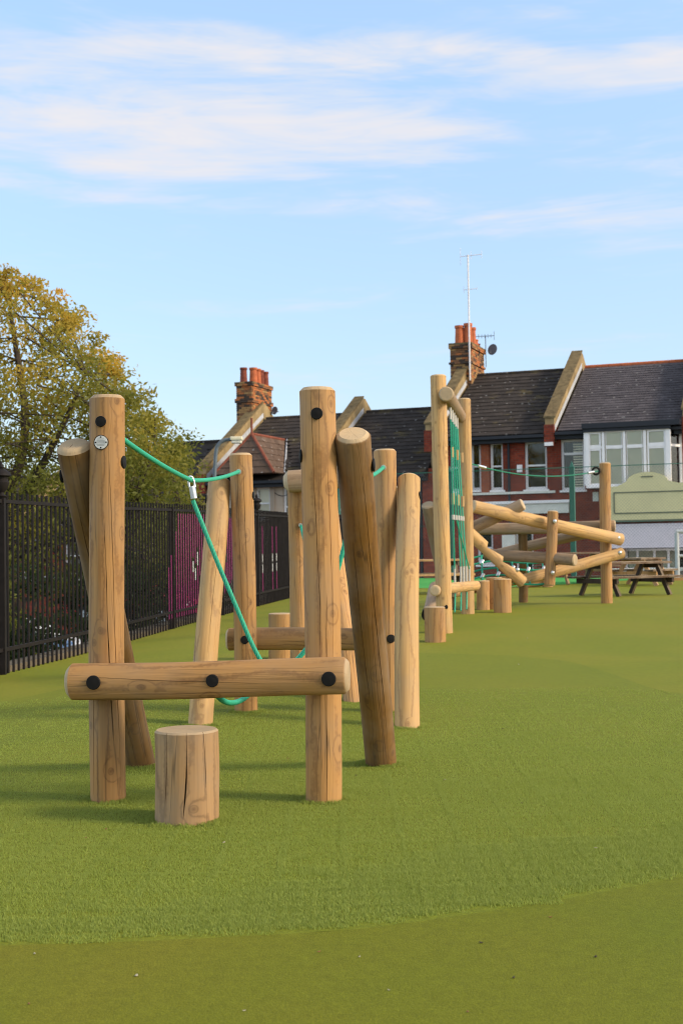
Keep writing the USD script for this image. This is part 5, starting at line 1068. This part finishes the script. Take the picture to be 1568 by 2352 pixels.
while len(cl) < 900:
    x = rt.uniform(-6.5, 3.85); zt = np.interp(x, top_x, top_z); z = rt.uniform(2.2, zt - 0.5)
    wy = 3.6 * math.sqrt(max(0.05, 1 - ((z - 5) / 5.0) ** 2)) * math.sqrt(max(0.05, 1 - (x / 6.8) ** 2)); y = rt.uniform(-wy, wy)
    # hollow towards the middle, so that limbs and sky show
    if (x / 3.2 + 0.4) ** 2 + (y / 2.2) ** 2 + ((z - 4.5) / 2.4) ** 2 < 1.0 and rt.random() < 0.55: continue
    if meshkit.noise(np.array([x * 0.9, y * 0.9, z * 0.9]), 8) < 0.33: continue
    cl.append((x, y, z))
for x in np.linspace(-1.5, 3.75, 60):                 # sprays along the outline
    zt = np.interp(x, top_x, top_z); cl.append((x + rt.normal() * 0.12, rt.normal() * 0.8, zt - 0.30 + rt.normal() * 0.16))
cl = np.array(cl); rad = rt.uniform(0.36, 0.72, len(cl)); rad[900:] = rt.uniform(0.22, 0.40, len(cl) - 900)
part(tr, 'trunk', cat(limb([(0, 0, 0), (0.15, 0, 1.6), (-0.05, 0.1, 3.2), (0.1, 0, 4.8)], 0.27, 0.16)), M_BARK, 40)
LB = [[(0, 0, 2.6), (-1.6, 0.3, 3.6), (-3.4, 0.2, 4.2), (-5.2, 0, 5.0)], [(0, 0, 3.0), (1.2, -0.3, 3.9), (2.4, -0.2, 4.3), (3.6, 0, 4.5)], [(0.1, 0, 4.4), (0.4, 0.2, 6), (0.2, 0.3, 7.4), (0.1, 0.2, 8.6)], [(0, 0, 3.8), (-1.0, -0.8, 5.2), (-1.8, -1.2, 6.6), (-2.4, -1.4, 8)],
      [(0, 0, 3.4), (0.9, -1.0, 4.6), (1.6, -1.6, 5.6), (2.1, -1.8, 6.6)], [(0, 0, 2.9), (-1.2, -1.2, 3.5), (-2.3, -2.2, 3.9), (-3.2, -2.6, 4.0)], [(0, 0, 3.1), (1.2, 1.0, 4.5), (2.2, 1.6, 5.4), (2.9, 1.8, 5.6)], [(0.0, 0, 2.8), (1.0, -1.2, 3.2), (2.2, -1.8, 3.3), (3.2, -2.0, 3.0)]]
for l in LB: part(tr, 'limb', cat(limb(l, 0.12, 0.03)), M_BARK, 40)
tw = []
ends = np.vstack([spline(l, 10)[3:] for l in LB])
for c in cl[::3]:
    q = ends[np.argmin(np.linalg.norm(ends - c, axis=1))]; tw.append(rod(q, c, 0.016, 4))
part(tr, 'twigs', cat(tw), M_BARK, kind='stuff')
part(tr, 'crown', leaves(cl, rad, 104, 0.055, 3), M_AUT, kind='stuff')
def bush(x, y, z, w, h, seed, label, mat):
    b = thing('shrub', label, 'shrub', (x, y, z)); r = np.random.default_rng(seed)
    c = r.normal(size=(46, 3)); c /= np.linalg.norm(c, axis=1, keepdims=True); c = c * (r.random(46) ** 0.35)[:, None] * [w / 2, w / 2.4, h / 2] + [0, 0, h / 2]
    part(b, 'foliage', leaves(c, r.uniform(0.25, 0.5, 46), 150, 0.06, seed), mat, kind='stuff'); part(b, 'stem', cat([rod((0, 0, 0), q * 0.9, 0.02, 5) for q in c[:14]]), M_BARK)
bush(-5.1, 19.4, -1.9, 2.2, 2.9, 31, 'tall dark shrub behind the railing left of the magenta bars', M_HEDGE)
bush(-6.6, 23.0, -1.9, 2.6, 2.6, 32, 'broad shrub behind the railing, left of the raking log', M_AUT)
bush(-4.2, 24.6, -1.9, 2.2, 3.1, 33, 'shrub behind the magenta bars', M_HEDGE)
bush(-8.6, 28.5, -1.9, 2.4, 2.3, 34, 'low shrub at the left picture edge behind the railing', M_HEDGE)
bush(-3.6, 29.5, -1.9, 2.2, 3.0, 35, 'shrub below the street lamp behind the railing', M_HEDGE)

# ------------------------------------------------------------------ parked cars glimpsed through the railings
def car(label, x, y, z, rot, paint):
    c = thing('parked_car', label, 'car', (x, y, z), rot, 'cars parked behind the railing')
    prof = Polygon([(-2.05, 0.25), (-2.1, 0.62), (-2.0, 0.86), (-1.55, 0.93), (-1.15, 1.38), (-0.7, 1.47), (0.3, 1.45), (0.95, 0.98), (1.8, 0.84), (2.08, 0.66), (2.1, 0.28)]).buffer(0.06).buffer(-0.06)
    for wx in (-1.3, 1.32): prof = prof.difference(Point(wx, 0.3).buffer(0.36))
    part(c, 'body', wall_poly(prof, -0.82, 0.82), paint)
    glass = Polygon([(-1.25, 0.97), (-1.02, 1.33), (-0.68, 1.40), (0.26, 1.385), (0.80, 0.99)])
    for sy in (-1, 1): part(c, 'side_window', wall_poly(glass, sy * 0.825 - 0.006, sy * 0.825 + 0.006), M_CARGL)
    part(c, 'windscreen', bar((0.97, -0.72, 1.0), (0.97, 0.72, 1.0), 0.01, 0.01), M_CARGL)
    for wx in (-1.3, 1.32):
        for sy in (-1, 1):
            w = part(c, 'wheel', rod((wx, sy * 0.66, 0.3), (wx, sy * 0.84, 0.3), 0.31, 20), M_TYRE, 35); part(w, 'rim', rod((wx, sy * 0.80, 0.3), (wx, sy * 0.85, 0.3), 0.19, 14), M_GALV, 35)
    for sy in (-1, 1): part(c, 'headlight', bx(2.0, 2.12, sy * 0.6 - 0.17, sy * 0.6 + 0.17, 0.62, 0.76), M_WHITE); part(c, 'tail_light', bx(-2.12, -2.0, sy * 0.6 - 0.15, sy * 0.6 + 0.15, 0.64, 0.82), M_RED)
car('white parked car behind the railing, middle of the three', -9.0, 36.5, float(outer(-9.0, 36.5)), -0.2, M_SILVER)
car('blue parked car behind the railing, nearest to the camera', -8.6, 31.6, float(outer(-8.6, 31.6)), -0.25, M_BLUE)
car('red parked car behind the railing, beside the rendered houses', -6.3, 40.0, float(outer(-6.3, 40.0)), -0.36, M_RED)

# ------------------------------------------------------------------ leaf scraps on the turf
M_SCRAP = [plain('pale_scrap', (0.33, 0.29, 0.2), 0.8), plain('brown_scrap', (0.20, 0.08, 0.03), 0.8), plain('dark_scrap', (0.05, 0.035, 0.02), 0.9)]
def scrap(x, y, s, k, seed):
    r = np.random.default_rng(seed); m = trimesh.creation.icosphere(1, 1.0); m.apply_scale((s, s * r.uniform(0.35, 0.6), s * 0.16)); m.vertices[:, 2] += s * 0.35 * (m.vertices[:, 0] / s) ** 2
    m.apply_transform(trimesh.transformations.rotation_matrix(r.uniform(0, 2 * PI), (0, 0, 1))); return m
SC = [(-0.46, 4.93, 0.014, 0), (0.05, 6.35, 0.012, 2), (-0.30, 6.9, 0.014, 1), (0.47, 6.2, 0.011, 0), (-0.86, 3.62, 0.010, 0), (-0.55, 3.42, 0.013, 0), (0.37, 3.66, 0.012, 2), (0.60, 3.9, 0.011, 1), (0.42, 3.36, 0.010, 2), (-0.08, 3.60, 0.010, 1), (0.03, 3.55, 0.008, 0),
      (0.10, 3.28, 0.008, 0), (-0.78, 3.22, 0.009, 1), (0.66, 3.52, 0.012, 2), (0.9, 4.75, 0.012, 0), (-0.25, 3.15, 0.008, 0), (0.28, 3.12, 0.008, 1), (-0.95, 5.2, 0.013, 1), (-1.0, 5.05, 0.010, 1), (-0.12, 5.9, 0.012, 1), (0.95, 7.9, 0.014, 2), (1.6, 12.0, 0.02, 0), (2.05, 14.6, 0.02, 0), (0.75, 5.6, 0.01, 2), (-0.3, 5.75, 0.01, 2)]
WHERE = ['pale scrap on the turf just in front of the front stump', 'dark twig on the turf left of the right front post', 'brown leaf on the turf behind the right front post', 'pale scrap on the turf right of the dark raking log',
         'pale scrap at the seam near the left picture edge', 'largest pale scrap on the foreground turf, left of centre', 'dark twig on the foreground turf, lying near the seam right of centre', 'brown leaf near the seam at the right', 'dark twig on the foreground turf, lower right of centre',
         'brown leaf just in front of the seam at the centre', 'tiny pale scrap in front of the centre of the seam', 'tiny pale scrap on the lower foreground turf, right of centre', 'brown leaf on the lower left foreground turf', 'dark twig near the right edge of the foreground turf', 'pale scrap on the long pile turf near the right picture edge',
         'pale scrap at the lowest edge of the picture, left of centre', 'brown leaf at the lowest edge of the picture, right of centre', 'brown leaf on the turf left of the front stump', 'smaller brown leaf on the turf further left of the front stump', 'brown leaf between the front stump and the right front post',
         'dark twig on the turf right of the crossing, beyond the raking logs', 'pale scrap on the far turf right of the crossing', 'pale scrap on the far olive turf below the log climber', 'dark twig on the long pile turf, right of centre', 'dark twig on the turf behind the gap beside the front stump']
for k, (x, y, s, c) in enumerate(SC):
    inlong = edge.contains(Point(x, y)); m = scrap(x, y, s * 0.6, c, 200 + k); m.apply_translation((x, y, float(G(x, y)) + (0.013 if inlong else 0.006)))
    tag(part(None, ('paper_scrap', 'fallen_leaf', 'fallen_twig')[c], m, M_SCRAP[c], True), WHERE[k], ('scrap', 'leaf', 'twig')[c])
